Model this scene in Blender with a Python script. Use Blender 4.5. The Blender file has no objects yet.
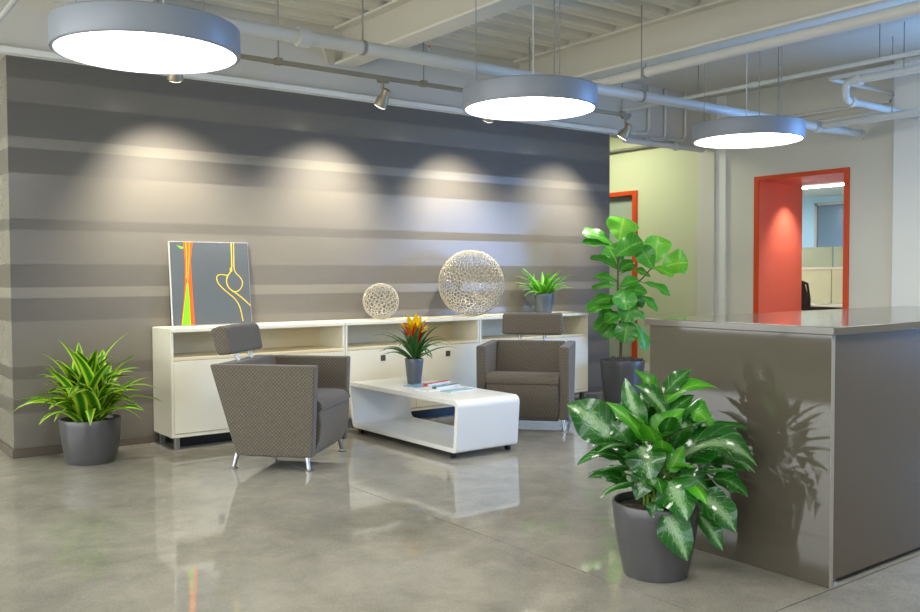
import bpy, bmesh, math, random
from mathutils import Vector, Matrix
from math import sin, cos, pi, radians as R

EXPOSURE = 0.6
P_FRONT, P_LEFT, P_RIGHT = 25, 265, 200        # daylight through the windows (W)
E_PEND, E_CORR, E_SPOT = 10.0, 14.0, 165.0
STRIPE_D, STRIPE_L, STRIPE_T = (97, 92, 84), (114, 109, 100), (123, 118, 108)

scene = bpy.context.scene
COL = scene.collection

# ------------------------------------------------------------------ camera
YAW, PITCH, ROLL = R(37.123), R(1.974), R(-0.209)
fwd = Vector((sin(YAW)*cos(PITCH), cos(YAW)*cos(PITCH), -sin(PITCH)))
rgt = Vector((cos(YAW), -sin(YAW), 0.0))
upv = rgt.cross(fwd)
r2 = cos(ROLL)*rgt + sin(ROLL)*upv
u2 = -sin(ROLL)*rgt + cos(ROLL)*upv
cam_d = bpy.data.cameras.new('camera')
cam_d.sensor_width = 36.0
cam_d.lens = 896.4/920*36.0
cam_d.clip_start = 0.05
cam = bpy.data.objects.new('camera', cam_d)
COL.objects.link(cam)
m = Matrix((r2, u2, -fwd)).transposed().to_4x4()
m.translation = Vector((0, 0, 1.29))
cam.matrix_world = m
scene.camera = cam

# ------------------------------------------------------------------ world, daylight, exposure
scene.view_settings.view_transform = 'Standard'
scene.view_settings.look = 'None'
scene.view_settings.gamma = 1.0
scene.view_settings.use_curve_mapping = False
scene.view_settings.exposure = EXPOSURE
world = bpy.data.worlds.new('sky')
scene.world = world
world.use_nodes = True
bg = world.node_tree.nodes['Background']
bg.inputs['Color'].default_value = (0.62, 0.80, 1.0, 1)
bg.inputs['Strength'].default_value = 1.2

def area(name, loc, aim, sx, sy, col, power, spread=180):
    d = bpy.data.lights.new(name, 'AREA')
    d.shape = 'RECTANGLE'; d.size = sx; d.size_y = sy
    d.color = col; d.energy = power; d.spread = R(spread)
    o = bpy.data.objects.new(name, d)
    o.location = loc
    o.rotation_euler = (Vector(aim)-Vector(loc)).to_track_quat('-Z', 'Y').to_euler()
    COL.objects.link(o)
    return o
# daylight entering through the windows behind the camera, on the right and on the left
area('daylight_front_windows', (.35, -3.55, 1.55), (.35, 0, 1.55), 5.5, 2.3, (1.0, 0.96, 0.87), P_FRONT)
area('daylight_right_window', (9.36, 1.9, 1.55), (0, 1.9, 1.55), 2.9, 2.3, (0.14, 0.40, 1.0), P_RIGHT)
area('daylight_left_windows', (-4.35, 3.5, 1.55), (0, 3.5, 1.55), 11.0, 2.3, (1.0, 0.98, 0.91), P_LEFT)

# ------------------------------------------------------------------ helpers
class MB:
    """collects shapes, builds ONE mesh object"""
    def __init__(s): s.v = []; s.f = []; s.uv = None
    def add(s, vs, fs):
        n = len(s.v); s.v += [tuple(v) for v in vs]; s.f += [tuple(i+n for i in f) for f in fs]; return s
    def box(s, a, b):
        x0, y0, z0 = a; x1, y1, z1 = b
        return s.add([(x0,y0,z0),(x1,y0,z0),(x1,y1,z0),(x0,y1,z0),(x0,y0,z1),(x1,y0,z1),(x1,y1,z1),(x0,y1,z1)],
                     [(0,3,2,1),(4,5,6,7),(0,1,5,4),(1,2,6,5),(2,3,7,6),(3,0,4,7)])
    def tube(s, pts, rad, n=8, caps=True):
        pts = [Vector(p) for p in pts]
        rads = rad if isinstance(rad, (list, tuple)) else [rad]*len(pts)
        t0 = (pts[1]-pts[0]).normalized()
        ref = Vector((0,0,1)) if abs(t0.z) < .9 else Vector((1,0,0))
        a = t0.cross(ref).normalized()
        vs = []
        for i, p in enumerate(pts):
            if i == 0: t = pts[1]-pts[0]
            elif i == len(pts)-1: t = pts[-1]-pts[-2]
            else: t = (pts[i]-pts[i-1]).normalized()+(pts[i+1]-pts[i]).normalized()
            t.normalize()
            a = (a - t*a.dot(t)).normalized(); b = t.cross(a)
            for k in range(n):
                q = 2*pi*k/n
                vs.append(p+(a*cos(q)+b*sin(q))*rads[i])
        fs = []
        for i in range(len(pts)-1):
            for k in range(n):
                k2 = (k+1) % n
                fs.append((i*n+k, i*n+k2, (i+1)*n+k2, (i+1)*n+k))
        if caps:
            fs.append(tuple(reversed(range(n)))); fs.append(tuple((len(pts)-1)*n+k for k in range(n)))
        return s.add(vs, fs)
    def lathe(s, prof, n=32, c=(0,0,0), close=False):
        vs = []; fs = []
        for (r, z) in prof:
            for k in range(n):
                q = 2*pi*k/n; vs.append((c[0]+r*cos(q), c[1]+r*sin(q), c[2]+z))
        for i in range(len(prof)-1):
            for k in range(n):
                k2 = (k+1) % n
                fs.append((i*n+k, i*n+k2, (i+1)*n+k2, (i+1)*n+k))
        if prof[0][0] > 1e-5: fs.append(tuple(reversed(range(n))))
        if prof[-1][0] > 1e-5: fs.append(tuple((len(prof)-1)*n+k for k in range(n)))
        return s.add(vs, fs)
    def prism(s, poly, axis, a, b):
        """poly of 2-D points extruded along axis (0 x: (y,z), 1 y: (x,z), 2 z: (x,y))"""
        def P(p, t):
            return (t, p[0], p[1]) if axis == 0 else (p[0], t, p[1]) if axis == 1 else (p[0], p[1], t)
        n = len(poly)
        vs = [P(p, a) for p in poly]+[P(p, b) for p in poly]
        fs = [tuple(range(n)), tuple(reversed(range(n, 2*n)))]
        for k in range(n):
            k2 = (k+1) % n; fs.append((k, k+n, k2+n, k2))
        return s.add(vs, fs)
    def mesh(s, name):
        me = bpy.data.meshes.new(name)
        me.from_pydata([tuple(v) for v in s.v], [], s.f)
        bm = bmesh.new(); bm.from_mesh(me)
        bmesh.ops.recalc_face_normals(bm, faces=bm.faces)
        bm.to_mesh(me); bm.free()
        return me
    def build(s, name, mat, parent=None, smooth=False, bevel=0, seg=2, loc=None, kind=None):
        o = bpy.data.objects.new(name, s.mesh(name))
        return fin(o, mat, parent, smooth, bevel, seg, loc, kind)

def fin(o, mat, parent=None, smooth=False, bevel=0, seg=2, loc=None, kind=None):
    COL.objects.link(o)
    if mat: o.data.materials.append(mat)
    if parent: o.parent = parent
    if loc: o.location = loc
    if smooth or bevel:
        o.data.polygons.foreach_set('use_smooth', [True]*len(o.data.polygons))
        o.data.set_sharp_from_angle(angle=R(38))
    if bevel:
        b = o.modifiers.new('bevel', 'BEVEL'); b.width = bevel; b.segments = seg; b.limit_method = 'ANGLE'; b.angle_limit = R(35)
        b.harden_normals = True
    if kind: o['kind'] = kind
    return o

def empty(name, loc=(0,0,0), rz=0):
    o = bpy.data.objects.new(name, None); COL.objects.link(o)
    o.location = loc; o.rotation_euler = (0, 0, rz); o.empty_display_size = .1
    return o
def tag(o, label, cat, group=None):
    o['label'] = label; o['category'] = cat
    if group: o['group'] = group
    return o
def copy_tree(o, parent=None):
    c = o.copy(); COL.objects.link(c); c.parent = parent
    for ch in list(o.children): copy_tree(ch, c)
    return c

# ------------------------------------------------------------------ materials
def srgb(r, g, b):
    f = lambda c: (c/255/12.92) if c/255 <= .04045 else ((c/255+.055)/1.055)**2.4
    return (f(r), f(g), f(b), 1)
def mat(name, col, rough=.5, metal=0., var=.06, scale=6., bump=0., bscale=60., coat=0., spec=.5, emit=0., ecol=None, trans=0.):
    M = bpy.data.materials.new(name); M.use_nodes = True
    nt = M.node_tree; N = nt.nodes; L = nt.links; b = N['Principled BSDF']
    b.inputs['Roughness'].default_value = rough; b.inputs['Metallic'].default_value = metal
    b.inputs['Coat Weight'].default_value = coat; b.inputs['Coat Roughness'].default_value = .05
    b.inputs['Specular IOR Level'].default_value = spec
    b.inputs['Transmission Weight'].default_value = trans
    geo = N.new('ShaderNodeNewGeometry')
    if var > 0:
        no = N.new('ShaderNodeTexNoise'); no.inputs['Scale'].default_value = scale; no.inputs['Detail'].default_value = 4
        L.new(geo.outputs['Position'], no.inputs['Vector'])
        hs = N.new('ShaderNodeHueSaturation'); hs.inputs['Color'].default_value = col
        mr = N.new('ShaderNodeMapRange'); mr.inputs['To Min'].default_value = 1-var; mr.inputs['To Max'].default_value = 1+var
        L.new(no.outputs['Fac'], mr.inputs['Value']); L.new(mr.outputs['Result'], hs.inputs['Value'])
        L.new(hs.outputs['Color'], b.inputs['Base Color'])
    else: b.inputs['Base Color'].default_value = col
    if bump:
        n2 = N.new('ShaderNodeTexNoise'); n2.inputs['Scale'].default_value = bscale
        L.new(geo.outputs['Position'], n2.inputs['Vector'])
        bp = N.new('ShaderNodeBump'); bp.inputs['Strength'].default_value = bump; bp.inputs['Distance'].default_value = .01
        L.new(n2.outputs['Fac'], bp.inputs['Height']); L.new(bp.outputs['Normal'], b.inputs['Normal'])
    if emit:
        b.inputs['Emission Color'].default_value = ecol or col; b.inputs['Emission Strength'].default_value = emit
    return M

def ramp(nt, stops, interp='CONSTANT'):
    c = nt.nodes.new('ShaderNodeValToRGB'); c.color_ramp.interpolation = interp
    e = c.color_ramp.elements
    e[0].position, e[0].color = stops[0]; e[1].position, e[1].color = stops[1]
    for p, k in stops[2:]:
        x = e.new(p); x.color = k
    return c

M = {}
M['white_wall'] = mat('white_wall_paint', srgb(212, 208, 194), .6, var=.02, scale=1.5)
M['green_wall'] = mat('pale_green_wall_paint', srgb(205, 208, 172), .6, var=.02, scale=1.5)
M['header'] = mat('cream_header_paint', srgb(206, 201, 188), .6, var=.03, scale=2)
M['trim_white'] = mat('white_trim_paint', srgb(232, 230, 222), .45, var=.02)
M['ceiling'] = mat('deck_paint', srgb(214, 210, 196), .6, var=.05, scale=3)
M['beam'] = mat('beam_paint', srgb(198, 193, 176), .6, var=.05, scale=3)
M['soffit'] = mat('smooth_ceiling_paint', srgb(205, 201, 188), .6, var=.03, scale=1)
M['pipe'] = mat('white_pipe_enamel', srgb(206, 204, 196), .4, var=.04, scale=4)
M['conduit'] = mat('painted_conduit', srgb(212, 210, 200), .4, var=.05, scale=4)
M['steel'] = mat('brushed_steel', srgb(190, 190, 190), .3, metal=1, var=.05)
M['dull_steel'] = mat('dull_grey_steel', srgb(150, 148, 140), .5, metal=.2, var=.05)
M['bronze'] = mat('track_bronze', srgb(158, 148, 124), .4, metal=.5, var=.08, scale=20)
M['orange'] = mat('orange_frame_paint', srgb(214, 76, 30), .4, var=.03)
M['red_reveal'] = mat('red_reveal_paint', srgb(242, 124, 104), .4, var=.03)
M['lock'] = mat('dark_nickel', srgb(104, 98, 88), .4, metal=.6, var=.1, scale=60)
M['baseboard'] = mat('taupe_baseboard', srgb(94, 84, 74), .45, var=.05)
M['laminate'] = mat('cream_laminate', srgb(232, 227, 206), .42, var=.015, scale=3)
M['laminate_in'] = mat('warm_lit_laminate', srgb(226, 212, 176), .45, var=.02, scale=3)  # cream laminate with the niche's warm bounce light put into its colour
M['table_white'] = mat('gloss_white_lacquer', srgb(236, 236, 232), .3, var=.01, coat=.3)
M['black'] = mat('black_plastic', srgb(22, 22, 24), .45, var=.1)
M['under_shade'] = mat('under_shade_black', srgb(26, 26, 30), .4, var=.1)
M['counter'] = mat('counter_quartz', srgb(96, 90, 79), .12, var=.05, scale=30, coat=.2)
M['desk'] = mat('taupe_gloss_laminate', srgb(84, 79, 68), .05, var=.03, scale=2, coat=.35)
M['desk_edge'] = mat('desk_edge_band', srgb(150, 145, 130), .35, var=.03)
M['desk_side'] = mat('taupe_satin_laminate', srgb(90, 81, 68), .25, var=.03, scale=2)
M['pot'] = mat('charcoal_planter', srgb(88, 88, 90), .34, metal=.25, var=.04, scale=8)
M['pot_small'] = mat('slate_pot', srgb(98, 104, 112), .35, metal=.2, var=.04, scale=8)
M['soil'] = mat('dark_soil', srgb(62, 54, 46), .9, var=.5, scale=60, bump=.6)
M['moss'] = mat('grey_moss', srgb(104, 98, 92), .9, var=.4, scale=80, bump=.6)
M['bark'] = mat('brown_bark', srgb(96, 78, 54), .8, var=.25, scale=40, bump=.4)
M['stem'] = mat('green_stem', srgb(96, 128, 44), .5, var=.15, scale=20)
M['pend_body'] = mat('grey_drum_enamel', srgb(138, 144, 152), .42, var=.02)
M['pend_rim'] = mat('drum_rim', srgb(168, 172, 178), .35, var=.02)
M['diffuser'] = mat('lit_diffuser', (1, 1, 1, 1), .5, var=0, emit=E_PEND, ecol=(1.0, 0.965, 0.90, 1))
M['lens'] = mat('lamp_lens', (1, 1, 1, 1), .2, var=0, emit=6, ecol=(1.0, .93, .78, 1))
M['lattice'] = mat('champagne_wire', srgb(184, 176, 156), .4, metal=.2, var=.12, scale=30)
M['canvas_edge'] = mat('white_canvas_edge', srgb(232, 232, 230), .5, var=.02)
M['paint_grey'] = mat('slate_paint', srgb(82, 88, 92), .2, var=.06, scale=5, coat=.4)
M['paint_orange'] = mat('orange_paint', srgb(232, 86, 28), .3, var=.06, scale=20)
M['paint_green'] = mat('lime_paint', srgb(116, 190, 28), .3, var=.06, scale=20)
M['paint_yellow'] = mat('yellow_paint', srgb(222, 190, 36), .3, var=.06, scale=20)
M['window_frame'] = mat('window_frame_aluminium', srgb(150, 152, 154), .4, metal=.5, var=.03)
M['office_blue'] = mat('blue_grey_wall', srgb(150, 186, 214), .6, var=.03)
M['office_dark'] = mat('dark_blue_window', srgb(84, 108, 132), .15, var=.05)
M['office_cream'] = mat('cubicle_fabric', srgb(206, 204, 178), .8, var=.05, scale=40)
M['office_ceiling'] = mat('office_ceiling', srgb(210, 214, 208), .7, var=.02)
M['office_floor'] = mat('office_carpet', srgb(110, 112, 110), .9, var=.15, scale=30)
M['tube_light'] = mat('fluorescent_strip', (1, 1, 1, 1), .5, var=0, emit=100, ecol=(1.0, 1.0, .94, 1))
M['mesh_black'] = mat('chair_mesh', srgb(40, 42, 46), .7, var=.1)
M['paper_white'] = mat('magazine_paper', srgb(226, 228, 228), .35, var=.03)
M['paper_blue'] = mat('magazine_blue', srgb(150, 190, 214), .25, var=.25, scale=25)
M['paper_red'] = mat('magazine_red', srgb(214, 60, 50), .25, var=.1, scale=25)
M['paper_green'] = mat('magazine_green', srgb(56, 128, 88), .25, var=.1, scale=25)
M['paper_teal'] = mat('magazine_teal', srgb(164, 206, 212), .25, var=.15, scale=25)

def glass_mat(name, col, rough=.02, alpha=.25):
    G = bpy.data.materials.new(name); G.use_nodes = True
    nt = G.node_tree; N = nt.nodes; L = nt.links
    tr = N.new('ShaderNodeBsdfTransparent'); tr.inputs['Color'].default_value = col
    gl = N.new('ShaderNodeBsdfGlossy'); gl.inputs['Roughness'].default_value = rough
    fr = N.new('ShaderNodeFresnel'); fr.inputs['IOR'].default_value = 1.45
    mx = N.new('ShaderNodeMixShader')
    L.new(fr.outputs['Fac'], mx.inputs['Fac']); L.new(tr.outputs['BSDF'], mx.inputs[1]); L.new(gl.outputs['BSDF'], mx.inputs[2])
    L.new(mx.outputs['Shader'], N['Material Output'].inputs['Surface'])
    return G
M['glass'] = glass_mat('clear_glass', (.93, .96, .95, 1))
M['frosted'] = mat('frosted_glass', srgb(176, 186, 170), .35, var=.04, scale=2)

# polished concrete
def concrete():
    Q = bpy.data.materials.new('polished_concrete'); Q.use_nodes = True
    nt = Q.node_tree; N = nt.nodes; L = nt.links; b = N['Principled BSDF']
    geo = N.new('ShaderNodeNewGeometry')
    def noise(sc, det, rg=.6, dist=0):
        n = N.new('ShaderNodeTexNoise'); n.inputs['Scale'].default_value = sc; n.inputs['Detail'].default_value = det
        n.inputs['Roughness'].default_value = rg; n.inputs['Distortion'].default_value = dist
        L.new(geo.outputs['Position'], n.inputs['Vector']); return n
    big = noise(.9, 6, .65, .6); med = noise(5, 8, .7, .4); fine = noise(90, 4, .7)
    c1 = ramp(nt, [(.34, srgb(106, 104, 94)), (.66, srgb(180, 176, 162))], 'LINEAR'); L.new(big.outputs['Fac'], c1.inputs['Fac'])
    c2 = ramp(nt, [(.3, srgb(108, 107, 98)), (.7, srgb(184, 180, 166))], 'LINEAR'); L.new(med.outputs['Fac'], c2.inputs['Fac'])
    c3 = ramp(nt, [(.3, srgb(116, 114, 105)), (.72, srgb(178, 174, 162))], 'LINEAR'); L.new(fine.outputs['Fac'], c3.inputs['Fac'])
    m1 = N.new('ShaderNodeMix'); m1.data_type = 'RGBA'; m1.inputs[0].default_value = .45
    L.new(c1.outputs['Color'], m1.inputs[6]); L.new(c2.outputs['Color'], m1.inputs[7])
    m2 = N.new('ShaderNodeMix'); m2.data_type = 'RGBA'; m2.inputs[0].default_value = .35
    L.new(m1.outputs[2], m2.inputs[6]); L.new(c3.outputs['Color'], m2.inputs[7])
    sp = noise(14, 7, .8, 1.2); c4 = ramp(nt, [(.60, (0, 0, 0, 1)), (.74, (.5, .5, .5, 1))], 'LINEAR'); L.new(sp.outputs['Fac'], c4.inputs['Fac'])
    m3 = N.new('ShaderNodeMix'); m3.data_type = 'RGBA'; L.new(c4.outputs['Color'], m3.inputs[0]); L.new(m2.outputs[2], m3.inputs[6]); m3.inputs[7].default_value = srgb(206, 198, 176)
    L.new(m3.outputs[2], b.inputs['Base Color'])
    rr = N.new('ShaderNodeMapRange'); rr.inputs['To Min'].default_value = .015; rr.inputs['To Max'].default_value = .06
    L.new(med.outputs['Fac'], rr.inputs['Value']); L.new(rr.outputs['Result'], b.inputs['Roughness'])
    b.inputs['Specular IOR Level'].default_value = .6
    bp = N.new('ShaderNodeBump'); bp.inputs['Strength'].default_value = .05; bp.inputs['Distance'].default_value = .02
    L.new(big.outputs['Fac'], bp.inputs['Height']); L.new(bp.outputs['Normal'], b.inputs['Normal'])
    return Q
M['concrete'] = concrete()

# painted stripes, gloss and matt bands by height
def stripes():
    Q = bpy.data.materials.new('striped_wall_paint'); Q.use_nodes = True
    nt = Q.node_tree; N = nt.nodes; L = nt.links; b = N['Principled BSDF']
    geo = N.new('ShaderNodeNewGeometry'); sep = N.new('ShaderNodeSeparateXYZ'); L.new(geo.outputs['Position'], sep.inputs[0])
    dv = N.new('ShaderNodeMath'); dv.operation = 'DIVIDE'; dv.inputs[1].default_value = 2.85; L.new(sep.outputs['Z'], dv.inputs[0])
    H = [.06, .311, .404, .556, .637, .968, 1.126, 1.204, 1.37, 1.616, 1.699, 2.025, 2.194, 2.275, 2.519, 2.689]
    D = srgb(*STRIPE_D); A = srgb(*STRIPE_L); T = srgb(*STRIPE_T)
    st = [(0, D)]
    cur = True
    for i, h in enumerate(H):
        st.append((h/2.85, (T if abs(h-2.194) < .01 or abs(h-1.126) < .01 else A) if i % 2 == 0 else D))
    c = ramp(nt, st); L.new(dv.outputs[0], c.inputs['Fac'])
    L.new(c.outputs['Color'], b.inputs['Base Color'])
    rs = [(0, (.55,)*3+(1,))]
    for i, h in enumerate(H): rs.append((h/2.85, ((.25 if i % 2 == 0 else .6),)*3+(1,)))
    c2 = ramp(nt, rs); L.new(dv.outputs[0], c2.inputs['Fac']); L.new(c2.outputs['Color'], b.inputs['Roughness'])
    mp = N.new('ShaderNodeMapping'); mp.inputs['Scale'].default_value = (6, 6, 60); L.new(geo.outputs['Position'], mp.inputs['Vector'])
    no = N.new('ShaderNodeTexNoise'); no.inputs['Scale'].default_value = 1.5; no.inputs['Detail'].default_value = 5; L.new(mp.outputs['Vector'], no.inputs['Vector'])
    bp = N.new('ShaderNodeBump'); bp.inputs['Strength'].default_value = .05; bp.inputs['Distance'].default_value = .01
    L.new(no.outputs['Fac'], bp.inputs['Height']); L.new(bp.outputs['Normal'], b.inputs['Normal'])
    return Q
M['stripes'] = stripes()

# woven upholstery: small squares in rows
def fabric():
    Q = bpy.data.materials.new('taupe_woven_upholstery'); Q.use_nodes = True
    nt = Q.node_tree; N = nt.nodes; L = nt.links; b = N['Principled BSDF']
    tc = N.new('ShaderNodeTexCoord'); sp = N.new('ShaderNodeSeparateXYZ'); L.new(tc.outputs['Object'], sp.inputs[0])
    def mth(op, a_, b_):
        q = N.new('ShaderNodeMath'); q.operation = op
        for i, v in enumerate((a_, b_)):
            if v is None: continue
            if isinstance(v, (int, float)): q.inputs[i].default_value = v
            else: L.new(v, q.inputs[i])
        return q.outputs[0]
    X, Y, Z = sp.outputs; K = 2*pi/.026
    u = mth('MULTIPLY', mth('ADD', X, Y), K); gn = N.new('ShaderNodeNewGeometry'); sn = N.new('ShaderNodeSeparateXYZ'); L.new(gn.outputs['True Normal'], sn.inputs[0])
    flat = mth('GREATER_THAN', mth('ABSOLUTE', sn.outputs['Z'], None), .7)
    vv = mth('ADD', mth('MULTIPLY', Z, mth('SUBTRACT', 1.0, flat)), mth('MULTIPLY', mth('SUBTRACT', X, Y), flat))
    v = mth('MULTIPLY', vv, K)
    pr = mth('MULTIPLY', mth('SINE', u, None), mth('SINE', v, None))
    nz = N.new('ShaderNodeTexNoise'); nz.inputs['Scale'].default_value = 220; L.new(tc.outputs['Object'], nz.inputs['Vector'])
    ht = mth('ADD', mth('MULTIPLY', pr, .22), nz.outputs['Fac'])
    c = ramp(nt, [(.15, srgb(68, 64, 58)), (.45, srgb(82, 77, 69)), (.62, srgb(104, 94, 79)), (.85, srgb(118, 106, 88))], 'LINEAR')
    L.new(ht, c.inputs['Fac'])
    L.new(c.outputs['Color'], b.inputs['Base Color'])
    b.inputs['Roughness'].default_value = .85; b.inputs['Sheen Weight'].default_value = .2
    bp = N.new('ShaderNodeBump'); bp.inputs['Strength'].default_value = .25; bp.inputs['Distance'].default_value = .003
    L.new(ht, bp.inputs['Height']); L.new(bp.outputs['Normal'], b.inputs['Normal'])
    return Q
M['fabric'] = fabric()

# leaves, coloured across (u) and along (v)
def leaf_mat(name, stops, rough=.35, noise=.12, nscale=9., veins=0., vcol=None, trans=.0, coat=0.):
    Q = bpy.data.materials.new(name); Q.use_nodes = True
    nt = Q.node_tree; N = nt.nodes; L = nt.links; b = N['Principled BSDF']
    uv = N.new('ShaderNodeUVMap'); sep = N.new('ShaderNodeSeparateXYZ'); L.new(uv.outputs['UV'], sep.inputs[0])
    s = N.new('ShaderNodeMath'); s.operation = 'SUBTRACT'; s.inputs[1].default_value = .5; L.new(sep.outputs['X'], s.inputs[0])
    a = N.new('ShaderNodeMath'); a.operation = 'ABSOLUTE'; L.new(s.outputs[0], a.inputs[0])
    d = N.new('ShaderNodeMath'); d.operation = 'MULTIPLY'; d.inputs[1].default_value = 2.0; L.new(a.outputs[0], d.inputs[0])
    oi = N.new('ShaderNodeObjectInfo')
    mp = N.new('ShaderNodeMapping'); mp.inputs['Scale'].default_value = (2.2, 1.0, 1); L.new(uv.outputs['UV'], mp.inputs['Vector']); 
    cb = N.new('ShaderNodeCombineXYZ'); rm = N.new('ShaderNodeMath'); rm.operation = 'MULTIPLY'; rm.inputs[1].default_value = 37
    L.new(oi.outputs['Random'], rm.inputs[0]); L.new(rm.outputs[0], cb.inputs['Z']); L.new(cb.outputs[0], mp.inputs['Location'])
    no = N.new('ShaderNodeTexNoise'); no.inputs['Scale'].default_value = nscale; no.inputs['Detail'].default_value = 4; L.new(mp.outputs['Vector'], no.inputs['Vector'])
    ns = N.new('ShaderNodeMath'); ns.operation = 'SUBTRACT'; ns.inputs[1].default_value = .5; L.new(no.outputs['Fac'], ns.inputs[0])
    nm = N.new('ShaderNodeMath'); nm.operation = 'MULTIPLY_ADD'; nm.inputs[1].default_value = noise*4; L.new(ns.outputs[0], nm.inputs[0]); L.new(d.outputs[0], nm.inputs[2])
    c = ramp(nt, stops, 'LINEAR'); L.new(nm.outputs[0], c.inputs['Fac'])
    hs = N.new('ShaderNodeHueSaturation'); mr = N.new('ShaderNodeMapRange'); mr.inputs['To Min'].default_value = .8; mr.inputs['To Max'].default_value = 1.2
    L.new(oi.outputs['Random'], mr.inputs['Value']); L.new(mr.outputs['Result'], hs.inputs['Value']); L.new(c.outputs['Color'], hs.inputs['Color'])
    L.new(hs.outputs['Color'], b.inputs['Base Color'])
    b.inputs['Roughness'].default_value = rough; b.inputs['Coat Weight'].default_value = coat; b.inputs['Coat Roughness'].default_value = .1
    out = hs
    if veins:
        ma = N.new('ShaderNodeMath'); ma.operation = 'MULTIPLY_ADD'; ma.inputs[1].default_value = -.28; L.new(d.outputs[0], ma.inputs[0]); L.new(sep.outputs['Y'], ma.inputs[2])
        sn = N.new('ShaderNodeMath'); sn.operation = 'MULTIPLY'; sn.inputs[1].default_value = 46; L.new(ma.outputs[0], sn.inputs[0])
        si = N.new('ShaderNodeMath'); si.operation = 'SINE'; L.new(sn.outputs[0], si.inputs[0])
        pw = N.new('ShaderNodeMapRange'); pw.inputs['From Min'].default_value = .8; pw.inputs['From Max'].default_value = 1; L.new(si.outputs[0], pw.inputs['Value'])
        mid = N.new('ShaderNodeMapRange'); mid.inputs['From Min'].default_value = .07; mid.inputs['From Max'].default_value = .03; L.new(d.outputs[0], mid.inputs['Value'])
        mxx = N.new('ShaderNodeMath'); mxx.operation = 'MAXIMUM'; L.new(pw.outputs['Result'], mxx.inputs[0]); L.new(mid.outputs['Result'], mxx.inputs[1])
        vm = N.new('ShaderNodeMath'); vm.operation = 'MULTIPLY'; vm.inputs[1].default_value = veins; L.new(mxx.outputs[0], vm.inputs[0])
        mi = N.new('ShaderNodeMix'); mi.data_type = 'RGBA'; L.new(vm.outputs[0], mi.inputs[0]); L.new(hs.outputs['Color'], mi.inputs[6]); mi.inputs[7].default_value = vcol
        L.new(mi.outputs[2], b.inputs['Base Color'])
        bp = N.new('ShaderNodeBump'); bp.inputs['Strength'].default_value = .35; bp.inputs['Distance'].default_value = .004; bp.invert = True
        L.new(mxx.outputs[0], bp.inputs['Height']); L.new(bp.outputs['Normal'], b.inputs['Normal'])
    if trans:
        tl = N.new('ShaderNodeBsdfTranslucent'); L.new(hs.outputs['Color'], tl.inputs['Color'])
        mx = N.new('ShaderNodeMixShader'); mx.inputs[0].default_value = trans
        L.new(b.outputs[0], mx.inputs[1]); L.new(tl.outputs[0], mx.inputs[2]); L.new(mx.outputs[0], N['Material Output'].inputs['Surface'])
    return Q
M['leaf_drac'] = leaf_mat('lime_striped_leaf', [(.0, srgb(48, 112, 24)), (.42, srgb(62, 130, 28)), (.60, srgb(150, 196, 40)), (.85, srgb(196, 220, 66)), (1, srgb(186, 214, 56))], .38, .04, 3, trans=.2)
M['leaf_aglo'] = leaf_mat('silver_variegated_leaf', [(.0, srgb(150, 182, 132)), (.24, srgb(116, 158, 102)), (.36, srgb(42, 108, 32)), (.8, srgb(24, 90, 20)), (1, srgb(28, 102, 22))], .18, .26, 17, veins=.2, vcol=srgb(120, 168, 92), coat=.7, trans=.1)
M['leaf_aglo_dark'] = leaf_mat('green_glossy_leaf', [(.0, srgb(110, 158, 90)), (.10, srgb(52, 120, 36)), (.6, srgb(28, 96, 22)), (1, srgb(32, 108, 24))], .22, .16, 7, veins=.2, vcol=srgb(110, 166, 80), coat=.6, trans=.12)
M['leaf_aglo_light'] = leaf_mat('fresh_green_leaf', [(.0, srgb(130, 196, 60)), (.15, srgb(88, 170, 36)), (.7, srgb(62, 152, 28)), (1, srgb(56, 140, 26))], .3, .06, 5, veins=.3, vcol=srgb(150, 206, 90), trans=.25)
M['leaf_ficus'] = leaf_mat('fiddle_leaf', [(.0, srgb(104, 172, 56)), (.12, srgb(62, 142, 38)), (.7, srgb(54, 136, 34)), (1, srgb(60, 146, 36))], .32, .05, 5, veins=.4, vcol=srgb(140, 196, 84), trans=.2, coat=.1)
M['leaf_ficus_light'] = leaf_mat('young_fiddle_leaf', [(.0, srgb(160, 212, 70)), (.12, srgb(112, 190, 44)), (.7, srgb(96, 180, 38)), (1, srgb(104, 190, 44))], .35, .05, 5, veins=.4, vcol=srgb(176, 220, 100), trans=.3)
M['leaf_brom'] = leaf_mat('bromeliad_leaf', [(.0, srgb(70, 118, 58)), (.5, srgb(56, 104, 46)), (1, srgb(70, 122, 56))], .3, .04, 4, trans=.12)
M['leaf_fern'] = leaf_mat('bright_fern_leaf', [(.0, srgb(120, 190, 60)), (.4, srgb(90, 170, 44)), (1, srgb(108, 186, 52))], .4, .05, 4, trans=.25)
M['bract_yellow'] = leaf_mat('yellow_bract', [(.0, srgb(252, 222, 30)), (.6, srgb(250, 212, 20)), (1, srgb(252, 190, 24))], .35, .05, 4, trans=.2)
M['bract_red'] = leaf_mat('red_bract', [(.0, srgb(226, 96, 24)), (.5, srgb(206, 50, 24)), (1, srgb(160, 40, 24))], .35, .08, 4, trans=.15)

# ================================================================== THE SETTING
def struct(o): o['kind'] = 'structure'; return o
ZT = 2.843; ZD = 3.454; WY = 6.963; WX = 9.2
YB = -3.4; XL = -4.2

# floor: cast concrete slabs with saw-cut joints between them
fl = struct(MB().box((XL, YB, -.14), (WX+.15, 11.2, -.010)).build('floor', M['black']))
xs = [XL, -1.75, 2.75, 7.25, WX+.15]; ys = [YB, 1.975, 6.4, 11.2]
for i in range(4):
    for j in range(3):
        g = .0035
        MB().box((xs[i]+g, ys[j]+g, -.010), (xs[i+1]-g, ys[j+1]-g, 0)).build('slab', M['concrete'], fl)

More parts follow.
